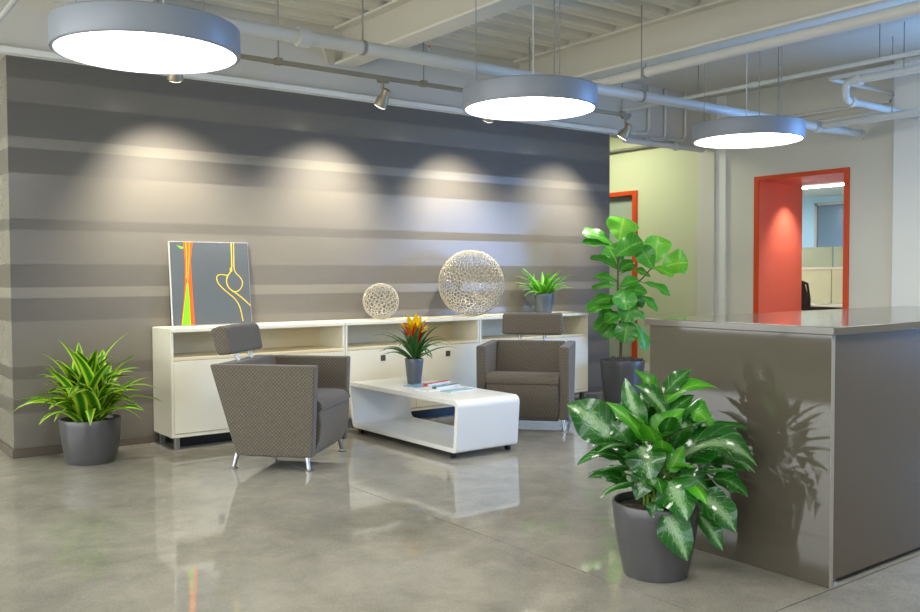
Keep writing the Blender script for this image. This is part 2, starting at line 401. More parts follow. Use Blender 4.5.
# striped wall block and its baseboard
struct(MB().box((1.292, WY, 0), (7.36, 9.2, ZT)).build('wall_back', M['stripes']))
bb = MB().box((1.280, WY-.012, 0), (7.372, WY, .06)).box((1.280, WY, 0), (1.292, 9.2, .06)).box((7.36, WY, 0), (7.372, 9.2, .06))
struct(bb.build('baseboard_back', M['baseboard'], bevel=.003))
struct(MB().box((XL, WY, ZT), (WX, WY+.14, 3.56)).build('wall_back_header', M['header']))
struct(MB().prism([(WY-.065, ZT+.004), (WY, ZT+.004), (WY, ZT+.058), (WY-.045, ZT+.058), (WY-.065, ZT+.045)], 0, XL, 7.42).build('trim_1', M['trim_white']))

# ribbed steel deck over the seating area
dk = MB()
y = YB; P = .30; low = .15; sl = .03; hi = P-low-2*sl; zt = ZD+.075
prof = []
while y < 6.98:
    prof += [(y, ZD), (y+low, ZD), (y+low+sl, zt), (y+low+sl+hi, zt)]; y += P
prof.append((y, ZD))
x0, x1 = XL, 6.0
vs = [(x0, p[0], p[1]) for p in prof]+[(x1, p[0], p[1]) for p in prof]
n = len(prof)
dk.add(vs, [(k, k+1, k+1+n, k+n) for k in range(n-1)])
dk.box((x0, YB, zt+.01), (x1, 7.1, zt+.12))
y = YB
while y < 6.9:                       # stiffening groove on each low flute
    dk.box((x0, y+.068, ZD-.005), (x1, y+.082, ZD+.001)); y += P
struct(dk.build('ceiling', M['ceiling']))
struct(MB().box((5.98, YB, ZD), (WX+.15, 7.1, ZD+.2)).build('ceiling_smooth', M['soffit']))
struct(MB().box((XL, 7.1, 3.3), (WX+.15, 11.2, 3.6)).build('ceiling_corridor', M['soffit']))

# right-hand wall with a doorway, pilaster, column, corridor stretch
A0, A1, AZ = 5.25, 6.31, 2.385
B0, B1, BZ = 8.26, 9.26, 2.36
w = MB().box((WX, YB, 0), (WX+.15, .45, 3.5)).box((WX, .45, 0), (WX+.15, 3.35, .4)).box((WX, .45, 2.7), (WX+.15, 3.35, 3.5)).box((WX, 3.35, 0), (WX+.15, A0-.03, 3.5))
w.box((WX, A1+.03, 0), (WX+.15, 7.02, 3.5)).box((WX, A0-.03, AZ+.03), (WX+.15, A1+.03, 3.5))
struct(w.build('wall_right', M['white_wall']))
w = MB().box((WX, 7.02, 0), (WX+.15, B0, 3.3)).box((WX, B1, 0), (WX+.15, 11.2, 3.3)).box((WX, B0, BZ), (WX+.15, B1, 3.3))
struct(w.build('wall_right_corridor', M['green_wall']))
struct(MB().box((WX-.07, 6.90, 0), (WX, 7.16, ZD)).build('wall_right_pilaster', M['white_wall'], bevel=.004))
struct(MB().box((WX-.035, 6.76, 0), (WX, 6.90, ZD)).build('wall_right_casing', M['trim_white'], bevel=.004))
struct(MB().box((WX-.12, 3.5, 0), (WX, 4.66, ZD)).build('wall_right_column', M['trim_white'], bevel=.004))
bb = MB().box((WX-.012, YB, 0), (WX, A0-.07, .1)).box((WX-.012, A1+.07, 0), (WX, 6.76, .1)).box((WX-.012, 7.16, 0), (WX, B0-.07, .1)).box((WX-.012, B1+.07, 0), (WX, 11, .1))
struct(bb.build('baseboard_right', M['trim_white']))

# orange-framed portal to the office
d1 = struct(empty('door_1', (WX, (A0+A1)/2, 0)))
hw = (A1-A0)/2
for s in (-1, 1):
    MB().box((-.02, min(s*hw, s*(hw+.062)), 0), (.0, max(s*hw, s*(hw+.062)), AZ+.05)).build('frame_jamb', M['orange'], d1, bevel=.003)
    MB().box((.0005, min(s*hw, s*(hw+.029)), 0), (.89, max(s*hw, s*(hw+.03)), AZ)).build('reveal_panel', M['red_reveal'], d1)
MB().box((-.02, -hw, AZ), (0, hw, AZ+.05)).build('frame_head', M['orange'], d1, bevel=.003)
MB().box((0, -hw-.03, AZ), (.89, hw+.03, AZ+.03)).build('reveal_head', M['red_reveal'], d1)
# second orange-framed doorway in the corridor, closed by a frosted leaf
d2 = struct(empty('door_2', (WX, (B0+B1)/2, 0)))
hw2 = (B1-B0)/2
for s in (-1, 1):
    MB().box((-.025, min(s*(hw2-.01), s*(hw2+.07)), 0), (.15, max(s*(hw2-.01), s*(hw2+.07)), BZ+.06)).build('frame_jamb', M['orange'], d2, bevel=.003)
MB().box((-.025, -hw2, BZ), (.15, hw2, BZ+.06)).build('frame_head', M['orange'], d2, bevel=.003)
MB().box((.06, -hw2, .01), (.09, hw2, BZ)).build('frosted_pane', M['frosted'], d2)

# window walls behind the camera and on the left (daylight comes in here)
w = MB().box((XL, YB-.15, 0), (WX+.15, YB, .4)).box((XL, YB-.15, 2.7), (WX+.15, YB, 3.6)).box((XL, YB-.15, .4), (-2.4, YB, 2.7)).box((3.1, YB-.15, .4), (WX+.15, YB, 2.7))
struct(w.build('wall_front', M['white_wall']))
w = MB().box((XL-.15, YB, 0), (XL, 11.2, .4)).box((XL-.15, YB, 2.7), (XL, 11.2, 3.6)).box((XL-.15, YB, .4), (XL, -2, 2.7)).box((XL-.15, 9, .4), (XL, 11.2, 2.7))
struct(w.build('wall_left', M['white_wall']))
struct(MB().box((XL, 11.05, 0), (WX+.15, 11.2, 3.3)).build('wall_corridor', M['white_wall']))
wn = struct(empty('window_1', (.35, YB, .4)))
for k in range(4):
    x = -2.75+5.5/3*k; MB().box((x-.03, -.1, 0), (x+.03, -.03, 2.3)).build('mullion', M['window_frame'], wn)
for z in (0, 2.25): MB().box((-2.75, -.1, z), (2.75, -.03, z+.05)).build('rail', M['window_frame'], wn)
wn = struct(empty('window_4', (WX, 1.9, .4)))
for y in (-1.45, -.03, 1.39): MB().box((.03, y, 0), (.1, y+.06, 2.3)).build('mullion', M['window_frame'], wn)
for z in (0, 2.25): MB().box((.03, -1.45, z), (.1, 1.45, z+.05)).build('rail', M['window_frame'], wn)
wn = struct(empty('window_2', (XL, 3.5, .4)))
for k in range(7):
    y = -5.5+11/6*k; MB().box((-.1, y-.03, 0), (-.03, y+.03, 2.3)).build('mullion', M['window_frame'], wn)
for z in (0, 2.25): MB().box((-.1, -5.5, z), (-.03, 5.5, z+.05)).build('rail', M['window_frame'], wn)

# steel beams under the deck
def beam(X, label, gusset=False):
    t = empty('ceiling_beam', (X, 2.0, 3.127)); tag(t, label, 'beam', 'roof beams')
    y0, y1 = YB-2.0+.01, WY-2.0-.001
    MB().box((.09, y0, .02), (.11, y1, ZD-3.127-.02)).build('web', M['beam'], t)
    MB().box((0, y0, 0), (.20, y1, .022)).build('bottom_flange', M['ceiling'], t, bevel=.004)
    MB().box((0, y0, ZD-3.127-.022), (.20, y1, ZD-3.127)).build('top_flange', M['ceiling'], t, bevel=.004)
    if gusset:
        MB().prism([(.0, .0), (-.06, .0), (-.16, .24), (.0, .24)], 1, y1-.03, y1).build('gusset', M['beam'], t)
    return t
beam(-.23, 'painted steel roof beam nearest the left-hand windows')
beam(1.83, 'painted steel roof beam above the left round pendant lamp')
beam(3.89, 'painted steel roof beam between the left and middle pendant lamps', True)
beam(5.95, 'painted steel roof beam with a thick white pipe running under it')

# office beyond the portal
OX0, OX1, OY0, OY1 = WX+.15, 15.0, 3.0, 12.0
struct(MB().box((OX0, OY0, -.1), (OX1, OY1, 0)).build('floor_office', M['office_floor']))
struct(MB().box((OX0, OY0, 2.68), (OX1, OY1, 2.9)).build('ceiling_office', M['office_ceiling']))
struct(MB().box((OX1, OY0, 0), (OX1+.1, OY1, 2.68)).build('wall_office_far', M['office_blue']))
struct(MB().box((OX0, OY0-.1, 0), (OX1, OY0, 2.68)).build('wall_office_near', M['white_wall']))
struct(MB().box((OX0, OY1, 0), (OX1, OY1+.1, 2.68)).build('wall_office_end', M['white_wall']))
wn = struct(empty('window_3', (OX1, 8.0, 1.0)))
MB().box((-.03, -1.0, 0), (-.01, 1.05, 1.52)).build('pane', M['office_dark'], wn)
for y in (-1.04, 1.05): MB().box((-.06, y, -.02), (-.001, y+.05, 1.57)).build('frame_jamb', M['window_frame'], wn)
MB().box((-.06, -1.04, 1.52), (-.001, 1.1, 1.57)).build('frame_head', M['window_frame'], wn)

def pendant_strip(loc, label):
    t = empty('fluorescent_light', loc); tag(t, label, 'ceiling light', 'office strip lights')
    MB().box((-.10, -1.2, .0), (.10, 1.2, .05)).build('housing', M['trim_white'], t, bevel=.005)
    MB().box((-.08, -1.18, -.012), (.08, 1.18, .001)).build('diffuser', M['tube_light'], t)
pendant_strip((12.6, 7.6, 2.62), 'fluorescent strip on the office ceiling seen through the orange portal')
pendant_strip((11.0, 9.6, 2.62), 'fluorescent strip on the office ceiling hidden left of the portal')

def partition(y0, y1, label):
    t = empty('cubicle_partition', (11.5, y0, 0)); tag(t, label, 'partition', 'office cubicle partitions')
    MB().box((-.03, .005, .05), (.03, y1-y0-.005, 1.35)).build('fabric_panel', M['office_cream'], t, bevel=.004)
    MB().box((-.035, .0, 1.35), (.035, y1-y0, 1.38)).build('top_rail', M['trim_white'], t)
    MB().box((-.005, .01, 1.38), (.005, y1-y0-.01, 1.66)).build('glass_screen', M['frosted'], t)
    MB().box((-.035, .0, 0), (.035, y1-y0, .05)).build('base_rail', M['dull_steel'], t)
partition(5.2, 6.72, 'cream cubicle partition at the right edge of the portal view')
partition(6.72, 8.3, 'cream cubicle partition with frosted screen behind the black office chair')
t = tag(empty('office_desk', (11.1, 6.9, 0)), 'white office desk top glimpsed under the cream partition', 'desk')
MB().box((-.32, -1.4, .86), (.36, 1.2, .885)).build('desk_top', M['table_white'], t, bevel=.003)
for y in (-1.35, 1.15): MB().box((-.3, y-.015, 0), (.34, y+.015, .86)).build('side_panel', M['black'], t)
MB().box((.3, -1.35, .25), (.34, 1.15, .86)).build('modesty_panel', M['black'], t)
# office chair
t = tag(empty('office_chair', (10.62, 6.80, 0), R(35)), 'black mesh office chair back seen through the orange portal', 'chair')
pts = [(-.02, -.21, .62), (-.05, -.23, .95), (-.09, -.20, 1.16), (-.10, -.1, 1.2), (-.10, .1, 1.2), (-.09, .2, 1.16), (-.05, .23, .95), (-.02, .21, .62)]
MB().tube(pts, .018, 8).build('back_frame', M['black'], t, smooth=True)
MB().add([(-.02, -.2, .63), (-.02, .2, .63), (-.05, .22, .95), (-.05, -.22, .95), (-.095, .17, 1.18), (-.095, -.17, 1.18)], [(0, 1, 2, 3), (3, 2, 4, 5)]).build('back_mesh', M['mesh_black'], t)
MB().box((-.02, -.24, .47), (.46, .24, .54)).build('seat', M['mesh_black'], t, bevel=.03, seg=3)
MB().tube([(.2, 0, .08), (.2, 0, .47)], .03, 10).build('gas_column', M['black'], t, smooth=True)
MB().tube([(0, 0, .5), (-.05, 0, .55), (-.05, 0, .75)], .025, 8).build('back_support', M['black'], t, smooth=True)
for k in range(5):
    q = 2*pi*k/5; e = (.2+.28*cos(q), .28*sin(q), .055)
    lg = MB().tube([(.2, 0, .1), e], [.025, .016], 8).build('base_arm', M['black'], t, smooth=True)
    MB().tube([(e[0], e[1]-.02, .028), (e[0], e[1]+.02, .028)], .028, 10).build('caster', M['black'], lg)
# recessed downlight in the portal head
t = tag(empty('recessed_downlight', (9.72, 6.02, AZ)), 'small recessed downlight in the head of the orange portal', 'downlight')
MB().lathe([(.035, -.004), (.055, -.004), (.055, -.0005), (.035, -.0005)], 20).build('trim_ring', M['trim_white'], t)
MB().lathe([(.0001, -.002), (.035, -.002)], 20).build('lens', M['lens'], t)
d = bpy.data.lights.new('portal_spot', 'SPOT'); d.energy = 40; d.spot_size = R(75); d.spot_blend = 1.0; d.color = (1, .85, .65); d.shadow_soft_size = .03
o = bpy.data.objects.new('portal_spot', d); COL.objects.link(o); o.parent = t; o.location = (0, 0, -.02)
o.rotation_euler = Vector((0, .22, -1)).to_track_quat('-Z', 'Y').to_euler()

# corridor lights unseen behind the header; left one added to brighten the return face
def troffer(loc, label, e):
    t = empty('corridor_light', loc); tag(t, label, 'ceiling light', 'corridor ceiling lights')
    MB().box((-.3, -.6, -.04), (.3, .6, 0)).build('housing', M['trim_white'], t)
    MB().box((-.27, -.57, -.048), (.27, .57, -.0395)).build('diffuser', mat('corridor_diffuser', (1, 1, 1, 1), .5, var=0, emit=e, ecol=(.96, 1, .78, 1)), t)
troffer((8.2, 8.4, 3.299), 'fluorescent ceiling light in the corridor past the striped wall', E_CORR)
troffer((-.6, 8.6, 3.299), 'unseen light panel added in the corridor left of the striped wall', E_CORR*2)

# ================================================================== OVERHEAD SERVICES
def arc_path(pts, rad=.06, seg=5):
    """rounds the corners of a pipe run"""
    pts = [Vector(p) for p in pts]; out = [pts[0]]
    for i in range(1, len(pts)-1):
        a = (pts[i-1]-pts[i]); b = (pts[i+1]-pts[i])
        r = min(rad, a.length*.45, b.length*.45)
        p0 = pts[i]+a.normalized()*r; p1 = pts[i]+b.normalized()*r
        for k in range(seg+1):
            t = k/seg; out.append(p0*(1-t)**2+pts[i]*2*t*(1-t)+p1*t*t)
    out.append(pts[-1]); return out
def collar(p, axis, r, w=.05):
    p = Vector(p); a = Vector(axis)
    return MB().tube([p-a*w, p-a*w*.8, p-a*w*.79, p+a*w*.79, p+a*w*.8, p+a*w], [r*.85, r*.85, r, r, r*.85, r*.85], 16)

# main sprinkler pipe, parallel to the striped wall
PY, PZ = 4.95, 2.735
t = tag(empty('sprinkler_pipe', (1.0, PY, PZ)), 'long white sprinkler pipe running past all three pendant lamps', 'pipe')
MB().tube([(-5.1, 0, 0), (7.98, 0, 0)], .042, 16).build('pipe_run', M['pipe'], t, smooth=True)
for x in (1.56, 6.82, 7.15): collar((x, 0, 0), (1, 0, 0), .058, .05).build('coupling', M['pipe'], t, smooth=True)
collar((7.97, 0, 0), (1, 0, 0), .052, .035).build('end_cap', M['pipe'], t, smooth=True)
for x in (-1.0, 1.98, 4.6, 6.5):
    h = MB().tube([(x, 0, .04), (x, 0, ZD-PZ+.01)], .006, 6).build('hanger_rod', M['dull_steel'], t)
    MB().tube([(x-.012, 0, 0), (x+.012, 0, 0)], .048, 16).build('hanger_ring', M['dull_steel'], h)
sp = MB().tube([(2.5, 0, .04), (2.5, 0, .07)], .014, 10).build('sprinkler_head', M['steel'], t)
MB().lathe([(.001, .10), (.02, .10), (.02, .105), (.001, .105)], 12, (2.5, 0, 0)).build('deflector', M['steel'], sp)
MB().tube([(2.5, 0, .07), (2.5, 0, .1)], .005, 6).build('bulb', M['orange'], sp)

t = tag(empty('branch_pipe', (6.05, 2, 3.05)), 'thick white pipe running under the right roof beam', 'pipe')
MB().tube([(0, -5.3, 0), (0, 4.94, 0)], .044, 16).build('pipe_run', M['pipe'], t, smooth=True)
for y in (-2.5, .4, 3.3):
    MB().tube([(0, y-.014, 0), (0, y+.014, 0)], .049, 16).build('hanger_ring', M['dull_steel'], t)
    MB().tube([(0, y, .04), (0, y, .0775)], .006, 6).build('hanger_rod', M['dull_steel'], t)

def run(name, pts, r, label, cat='conduit', rad=.07, mt='conduit', group=None, clips=(), drop=None):
    o = Vector(pts[0]); t = tag(empty(name, o), label, cat, group)
    MB().tube([p-o for p in arc_path(pts, rad)], r, 10).build('tube', M[mt], t, smooth=True)
    for c, axv in clips:
        cl = collar(Vector(c)-o, axv, r*1.45, .03).build('coupling', M[mt], t, smooth=True)
    for c, zt in (drop or []):
        MB().tube([Vector(c)-o, Vector((c[0], c[1], zt))-o], .005, 6).build('hanger_rod', M['dull_steel'], t)
    return t
Yv = (0, 1, 0); Xv = (1, 0, 0)
run('conduit', [(7.54, 6.94, 3.12), (7.54, 1.5, 3.12)], .021, 'slim cream conduit crossing above the right pendant lamp', clips=[((7.54, 5.25, 3.12), Yv)], drop=[((7.54, 5.9, 3.12), ZD), ((7.54, 4.0, 3.12), ZD)])
run('conduit', [(9.19, 4.70, 3.13), (7.93, 4.70, 3.13), (7.93, 1.5, 3.13)], .020, 'white conduit bending at right angles near the top right corner', drop=[((7.93, 3.6, 3.13), ZD)])
run('return_pipe', [(9.19, 4.43, 2.865), (7.76, 4.43, 2.865), (7.76, 4.43, 3.03), (7.76, 1.5, 3.03)], .034, 'white pipe with a double elbow near the top right corner', 'pipe', .075, 'pipe',
    clips=[((7.86, 4.43, 2.865), Xv), ((7.76, 4.30, 3.03), Yv)], drop=[((7.76, 3.9, 3.03), ZD)])
run('cross_pipe', [(8.15, 4.88, 2.735), (8.15, 1.5, 2.735)], .034, 'white pipe teeing off the sprinkler pipe toward the right', 'pipe', .05, 'pipe', drop=[((8.15, 4.2, 2.735), ZD)])
run('conduit', [(9.12, 6.72, 3.06), (9.12, 4.72, 3.06)], .018, 'upper thin conduit along the white wall above the portal', clips=[((9.12, 5.9, 3.06), Yv)])
run('conduit', [(9.12, 6.72, 2.94), (9.12, 4.72, 2.97)], .022, 'lower thin conduit along the white wall above the portal')
for k, (x, zl) in enumerate(((7.98, 2.90), (8.27, 2.86), (8.63, 2.88))):
    run('drop_conduit', [(x, 6.94, 3.45), (x, 6.94, zl), (x-.28, 6.94, zl-.01)], .019,
        ('first', 'second', 'third')[k]+' vertical conduit from the striped wall, dropping down the corridor header', rad=.09)
run('wireway', [(7.52, 6.90, 2.79), (8.9, 6.90, 2.79)], .035, 'fat horizontal conduit under the corridor header by the striped wall end', clips=[((7.9, 6.90, 2.79), Xv), ((8.4, 6.90, 2.79), Xv)], mt='pipe')
run('corridor_conduit', [(9.15, 10.5, 2.98), (9.15, 7.2, 2.98)], .02, 'grey conduit on the pale green corridor wall above the door', mt='dull_steel')
run('ceiling_bracket_pipe', [(.93, 5.55, 2.62), (1.18, 5.4, 2.98), (1.18, 5.4, 3.45)], .016, 'thin white bracket pipe in the top left corner', 'pipe', .05, 'pipe')

# track for the wall washers
TY, TZ = 6.2, 2.885
t = tag(empty('lighting_track', (4.4, TY, TZ)), 'bronze lighting track hung in front of the striped wall', 'track')
MB().box((-2.5, -.018, -.016), (2.42, .018, .016)).build('rail', M['bronze'], t, bevel=.003)
for x in (-2.51, 2.42): MB().box((x-.01, -.021, -.019), (x+.02, .021, .019)).build('end_cap', M['bronze'], t)
for x in (-1.40, -.08, 1.1, 2.33):
    h = MB().tube([(x, 0, .016), (x, 0, ZD-TZ+.004)], .006, 6).build('suspension_rod', M['dull_steel'], t)
    MB().box((x-.025, -.024, -.02), (x+.025, .024, .03)).build('clamp', M['bronze'], h)
def track_head(x, label, aimx, e):
    t = tag(empty('track_spotlight', (x, TY, TZ-.016)), label, 'spotlight', 'wall-washing spotlights')
    MB().box((-.05, -.017, -.022), (.05, .017, 0)).build('adapter', M['bronze'], t, bevel=.003)
    MB().tube([(0, 0, -.02), (0, 0, -.105)], .012, 10).build('stem', M['bronze'], t, smooth=True)
    p = Vector((0, 0, -.15)); d = Vector((aimx-x, WY-TY, 1.62-(TZ-.13))).normalized()
    s = d.cross(Vector((0, 0, 1))).normalized()
    MB().tube([Vector((0, 0, -.10)), p+s*.05+Vector((0, 0, .02)), p+s*.05], .009, 8).build('yoke', M['bronze'], t, smooth=True)
    c = MB().tube([p-d*.085, p-d*.08, p-d*.02, p, p+d*.06, p+d*.065], [.022, .032, .034, .048, .054, .054], 18).build('lamp_can', M['bronze'], t, smooth=True)
    MB().tube([p+d*.0645, p+d*.068], .050, 18).build('lens', M['lens'], c)
    L = bpy.data.lights.new('wall_washer', 'SPOT'); L.energy = e; L.color = (1.0, .93, .79); L.spot_size = R(88); L.spot_blend = 1.0; L.shadow_soft_size = .04
    o = bpy.data.objects.new('wall_washer', L); COL.objects.link(o); o.parent = t; o.location = p+d*.08
    o.rotation_euler = d.to_track_quat('-Z', 'Y').to_euler()
track_head(2.22, 'bronze track spotlight half hidden under the left pendant lamp', 2.45, E_SPOT)
track_head(3.92, 'bronze track spotlight hanging alone between left and middle pendant lamps', 3.75, E_SPOT)
track_head(5.03, 'bronze track spotlight behind the middle pendant lamp', 5.21, E_SPOT)
track_head(6.78, 'bronze track spotlight at the right end of the track', 6.50, E_SPOT*.75)

# round pendant lamps
def pendant(x, label, y=4.54):
    t = tag(empty('pendant_lamp', (x, y, 2.40)), label, 'pendant lamp', 'round drum pendants')
    MB().lathe([(.432, .012), (.432, -.002), (.448, -.002), (.452, .004), (.452, .125), (.446, .132), (.0005, .132)], 72).build('drum', M['pend_body'], t, smooth=True)
    MB().lathe([(.430, .010), (.430, -.004), (.440, -.004), (.440, .010)], 72).build('rim', M['pend_rim'], t, smooth=True)
    MB().lathe([(.0005, -.001), (.30, -.0005), (.431, .004)], 72).build('diffuser', M['diffuser'], t, smooth=True)
    for k in range(3):
        q = 2*pi*k/3+.35
        c = MB().tube([(.36*cos(q), .36*sin(q), .13), (.36*cos(q), .36*sin(q), ZD-2.40)], .0035, 6).build('cable', M['dull_steel'], t)
        MB().tube([(.36*cos(q), .36*sin(q), .128), (.36*cos(q), .36*sin(q), .155)], .009, 8).build('gripper', M['steel'], c)
    MB().tube([(.12, .1, .13), (.12, .1, ZD-2.40)], .005, 6).build('power_cord', M['pipe'], t)
    MB().lathe([(.0005, ZD-2.44), (.06, ZD-2.44), (.065, ZD-2.41), (.065, ZD-2.40)], 20, (.12, .1, 0)).build('canopy', M['pipe'], t, smooth=True)
pendant(1.485, 'round grey drum pendant lamp over the picture end of the credenza')
pendant(4.03, 'round grey drum pendant lamp in the middle of the row')
pendant(6.45, 'round grey drum pendant lamp at the right, in front of the white wall')
# the row behind, over the viewer and the reception desk
pendant(1.47, 'round grey drum pendant lamp above the viewer, outside the view', 1.1)
pendant(4.03, 'round grey drum pendant lamp above the near end of the reception desk', 1.1)
pendant(6.45, 'round grey drum pendant lamp above the far end of the reception desk', 1.1)

# ================================================================== CREDENZA
def credenza(x0, wd, label, doors):
    t = tag(empty('credenza_unit', (x0, 6.54, 0)), label, 'cabinet', 'white credenza units')
    D = .41; e = .002
    MB().box((e, -.012, .874), (wd-e, D, .90)).build('top', M['laminate'], t, bevel=.002)
    for x in (e, wd-.022): MB().box((x, .0, .09), (x+.02, D, .874)).build('side_panel', M['laminate'], t, bevel=.0015)
    MB().box((.022, D-.015, .115), (wd-.022, D, .874)).build('back_panel', M['laminate_in'], t)
    MB().box((.022, .0, .09), (wd-.022, D-.015, .115)).build('bottom_panel', M['laminate'], t, bevel=.0015)
    MB().box((.022, .0, .662), (wd-.022, D-.015, .685)).build('shelf', M['laminate_in'], t, bevel=.0015)
    dw = (wd-.044)/doors
    for k in range(doors):
        a = .022+k*dw
        dr = MB().box((a+.0015, -.002, .119), (a+dw-.0015, .016, .658)).build('door', M['laminate'], t, bevel=.0015)
        cx = a+dw*.5
        hd = MB().box((cx-.024, -.007, .555), (cx+.024, -.002, .605)).build('lock_plate', M['lock'], dr, bevel=.001)
    for x in (.05, wd-.05):
        for y in (.04, D-.05):
            MB().box((x-.018, y-.018, 0), (x+.018, y+.018, .09)).build('leg', M['steel'], t, bevel=.002)
    MB().box((.10, .12, .002), (wd-.10, D-.02, .089)).build('dark_underbox', M['under_shade'], t)  # black box standing in for the shade under the unit
    return t
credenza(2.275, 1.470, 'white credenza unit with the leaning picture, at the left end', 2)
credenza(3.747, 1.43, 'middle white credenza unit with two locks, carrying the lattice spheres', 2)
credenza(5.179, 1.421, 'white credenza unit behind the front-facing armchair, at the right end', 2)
CT = .90

# ================================================================== ARMCHAIRS
def armchair():
    t = empty('armchair')
    F = M['fabric']
    for s in (-1, 1):
        a, b = (.305, .385) if s > 0 else (-.385, -.305)
        MB().prism([(-.414, .70), (.327, .70), (.302, .095), (-.228, .095)], 1, a, b).build('side_panel', F, t, bevel=.014, seg=3)
    MB().prism([(-.408, .698), (-.235, .712), (-.155, .46), (-.15, .10), (-.226, .10)], 1, -.303, .303).build('backrest', F, t, bevel=.02, seg=3)
    prof = [(-.16, .43), (.10, .468), (.255, .470), (.305, .462), (.332, .440), (.340, .405), (.33, .385), (-.16, .36)]
    st = MB().prism(prof, 1, -.303, .303).build('seat', F, t, bevel=.012, seg=3)
    for s in (-1, 1):
        MB().tube([(-.15, s*.299, .436), (.10, s*.299, .47), (.255, s*.299, .473), (.305, s*.299, .465), (.334, s*.299, .442), (.343, s*.299, .405)], .005, 6).build('piping', F, st, smooth=True)
    MB().prism([(-.18, .365), (.326, .388), (.338, .30), (.322, .19), (.285, .105), (.25, .085), (-.2, .085)], 1, -.300, .300).build('front_apron', F, t, bevel=.012, seg=3)
    hr = MB().prism([(-.418, .748), (-.305, .758), (-.338, .94), (-.40, .95), (-.468, .925)], 1, -.27, .27).build('headrest', F, t, bevel=.022, seg=3)
    for s in (-1, 1):
        MB().tube([(-.325, s*.11, .69), (-.35, s*.11, .78)], .011, 10).build('headrest_post', M['steel'], t, smooth=True)
        MB().tube([(-.352, s*.11, .748), (-.336, s*.11, .72), ], .014, 10).build('post_collar', M['steel'], hr, smooth=True)
    for sx in (-1, 1):
        for sy in (-1, 1):
            top = (-.245 if sx < 0 else .25, sy*.33, .10); foot = (sx*.265, sy*.345, .012)
            lg = MB().tube([top, foot], [.017, .013], 12).build('leg', M['steel'], t, smooth=True)
            MB().lathe([(.026, 0), (.028, .004), (.028, .009), (.014, .016)], 16, (foot[0], foot[1], 0)).build('foot', M['steel'], lg, smooth=True)
    MB().box((-.2, -.29, .075), (.24, .29, .09)).build('seat_pan', M['black'], t)
    return t
c1 = armchair(); c1.location = (2.825, 5.715, 0); c1.rotation_euler.z = R(-48)
tag(c1, 'taupe woven armchair with headrest seen from its side, beside the credenza', 'armchair', 'taupe lobby armchairs')
c2 = copy_tree(c1); c2.location = (5.10, 5.785, 0); c2.rotation_euler.z = R(221)
tag(c2, 'taupe woven armchair with headrest facing the viewer, behind the coffee table', 'armchair', 'taupe lobby armchairs')

# ================================================================== COFFEE TABLE
def round_poly(pts, rad, seg=6):
    out = []
    n = len(pts)
    for i in range(n):
        p = Vector(pts[i]); a = (Vector(pts[i-1])-p).normalized(); b = (Vector(pts[(i+1) % n])-p).normalized()
        ang = a.angle(b); r = rad[i]; L = r/math.tan(ang/2)
        c = p+(a+b).normalized()*(r/sin(ang/2))
        s = p+a*L-c; e = p+b*L-c
        a0 = math.atan2(s.y, s.x); a1 = math.atan2(e.y, e.x); da = (a1-a0+pi) % (2*pi)-pi
        for k in range(seg+1):
            q = a0+da*k/seg; out.append((c.x+r*cos(q), c.y+r*sin(q)))
    return out
T0 = (4.0, 5.70)
t = tag(empty('coffee_table', (T0[0], T0[1], 0)), 'white lacquered loop-shaped coffee table on black casters', 'coffee table')
op = [(-.765, .415), (-.735, .045), (.68, .045), (.755, .415)]
th = .034
ip = [(-.765+th*1.1, .415-th), (-.735+th*.95, .045+th), (.68-th*.9, .045+th), (.755-th*1.15, .415-th)]
po = round_poly(op, [.05, .03, .035, .035]); pi_ = round_poly(ip, [.02, .012, .05, .015])
b = MB(); n = len(po); hx = .283
vs = [(-hx, p[0], p[1]) for p in po]+[(-hx, p[0], p[1]) for p in pi_]+[(hx, p[0], p[1]) for p in po]+[(hx, p[0], p[1]) for p in pi_]
fs = []
for k in range(n):
    j = (k+1) % n
    fs += [(k, j, n+j, n+k), (2*n+k, 3*n+k, 3*n+j, 2*n+j), (k, 2*n+k, 2*n+j, j), (n+k, n+j, 3*n+j, 3*n+k)]
b.add(vs, fs).build('loop_body', M['table_white'], t, bevel=.003)
for x in (-.25, .25):
    for y in (-.66, .60):
        c = MB().box((x-.022, y-.03, .037), (x+.022, y+.03, .046)).build('caster', M['black'], t)
        MB().tube([(x-.014, y, .021), (x+.014, y, .021)], .021, 14).build('wheel', M['black'], c, smooth=True)
TT = .415

# magazines on the coffee table
def magazine(loc, rz, w, h, th, cover, label, spine=None):
    t = tag(empty('magazine', loc, rz), label, 'magazine', 'magazines on the coffee table')
    MB().box((-w/2+.001, -h/2+.001, .0005), (w/2-.001, h/2-.001, th-.0005)).build('pages', M['paper_white'], t)
    MB().box((-w/2, -h/2, th-.0008), (w/2, h/2, th)).build('cover', M[cover], t)
    MB().box((-w/2-.001, -h/2, 0), (-w/2+.001, h/2, th)).build('spine', M[spine or cover], t)
magazine((4.05, 5.80, TT), R(4), .29, .20, .008, 'paper_blue', 'light blue magazine lying flat by the slate flower pot')
magazine((3.99, 5.60, TT), R(8), .30, .19, .008, 'paper_white', 'white magazine on the coffee table under the narrow green booklet')
magazine((4.14, 5.775, TT+.008), R(17), .30, .045, .016, 'paper_red', 'narrow red booklet lying on the light blue magazine')
magazine((4.09, 5.585, TT+.008), R(13), .28, .045, .015, 'paper_green', 'narrow dark green booklet lying on the white magazine')
magazine((4.07, 5.40, TT), R(6), .27, .12, .009, 'paper_teal', 'pale teal booklet nearest the rounded table end')

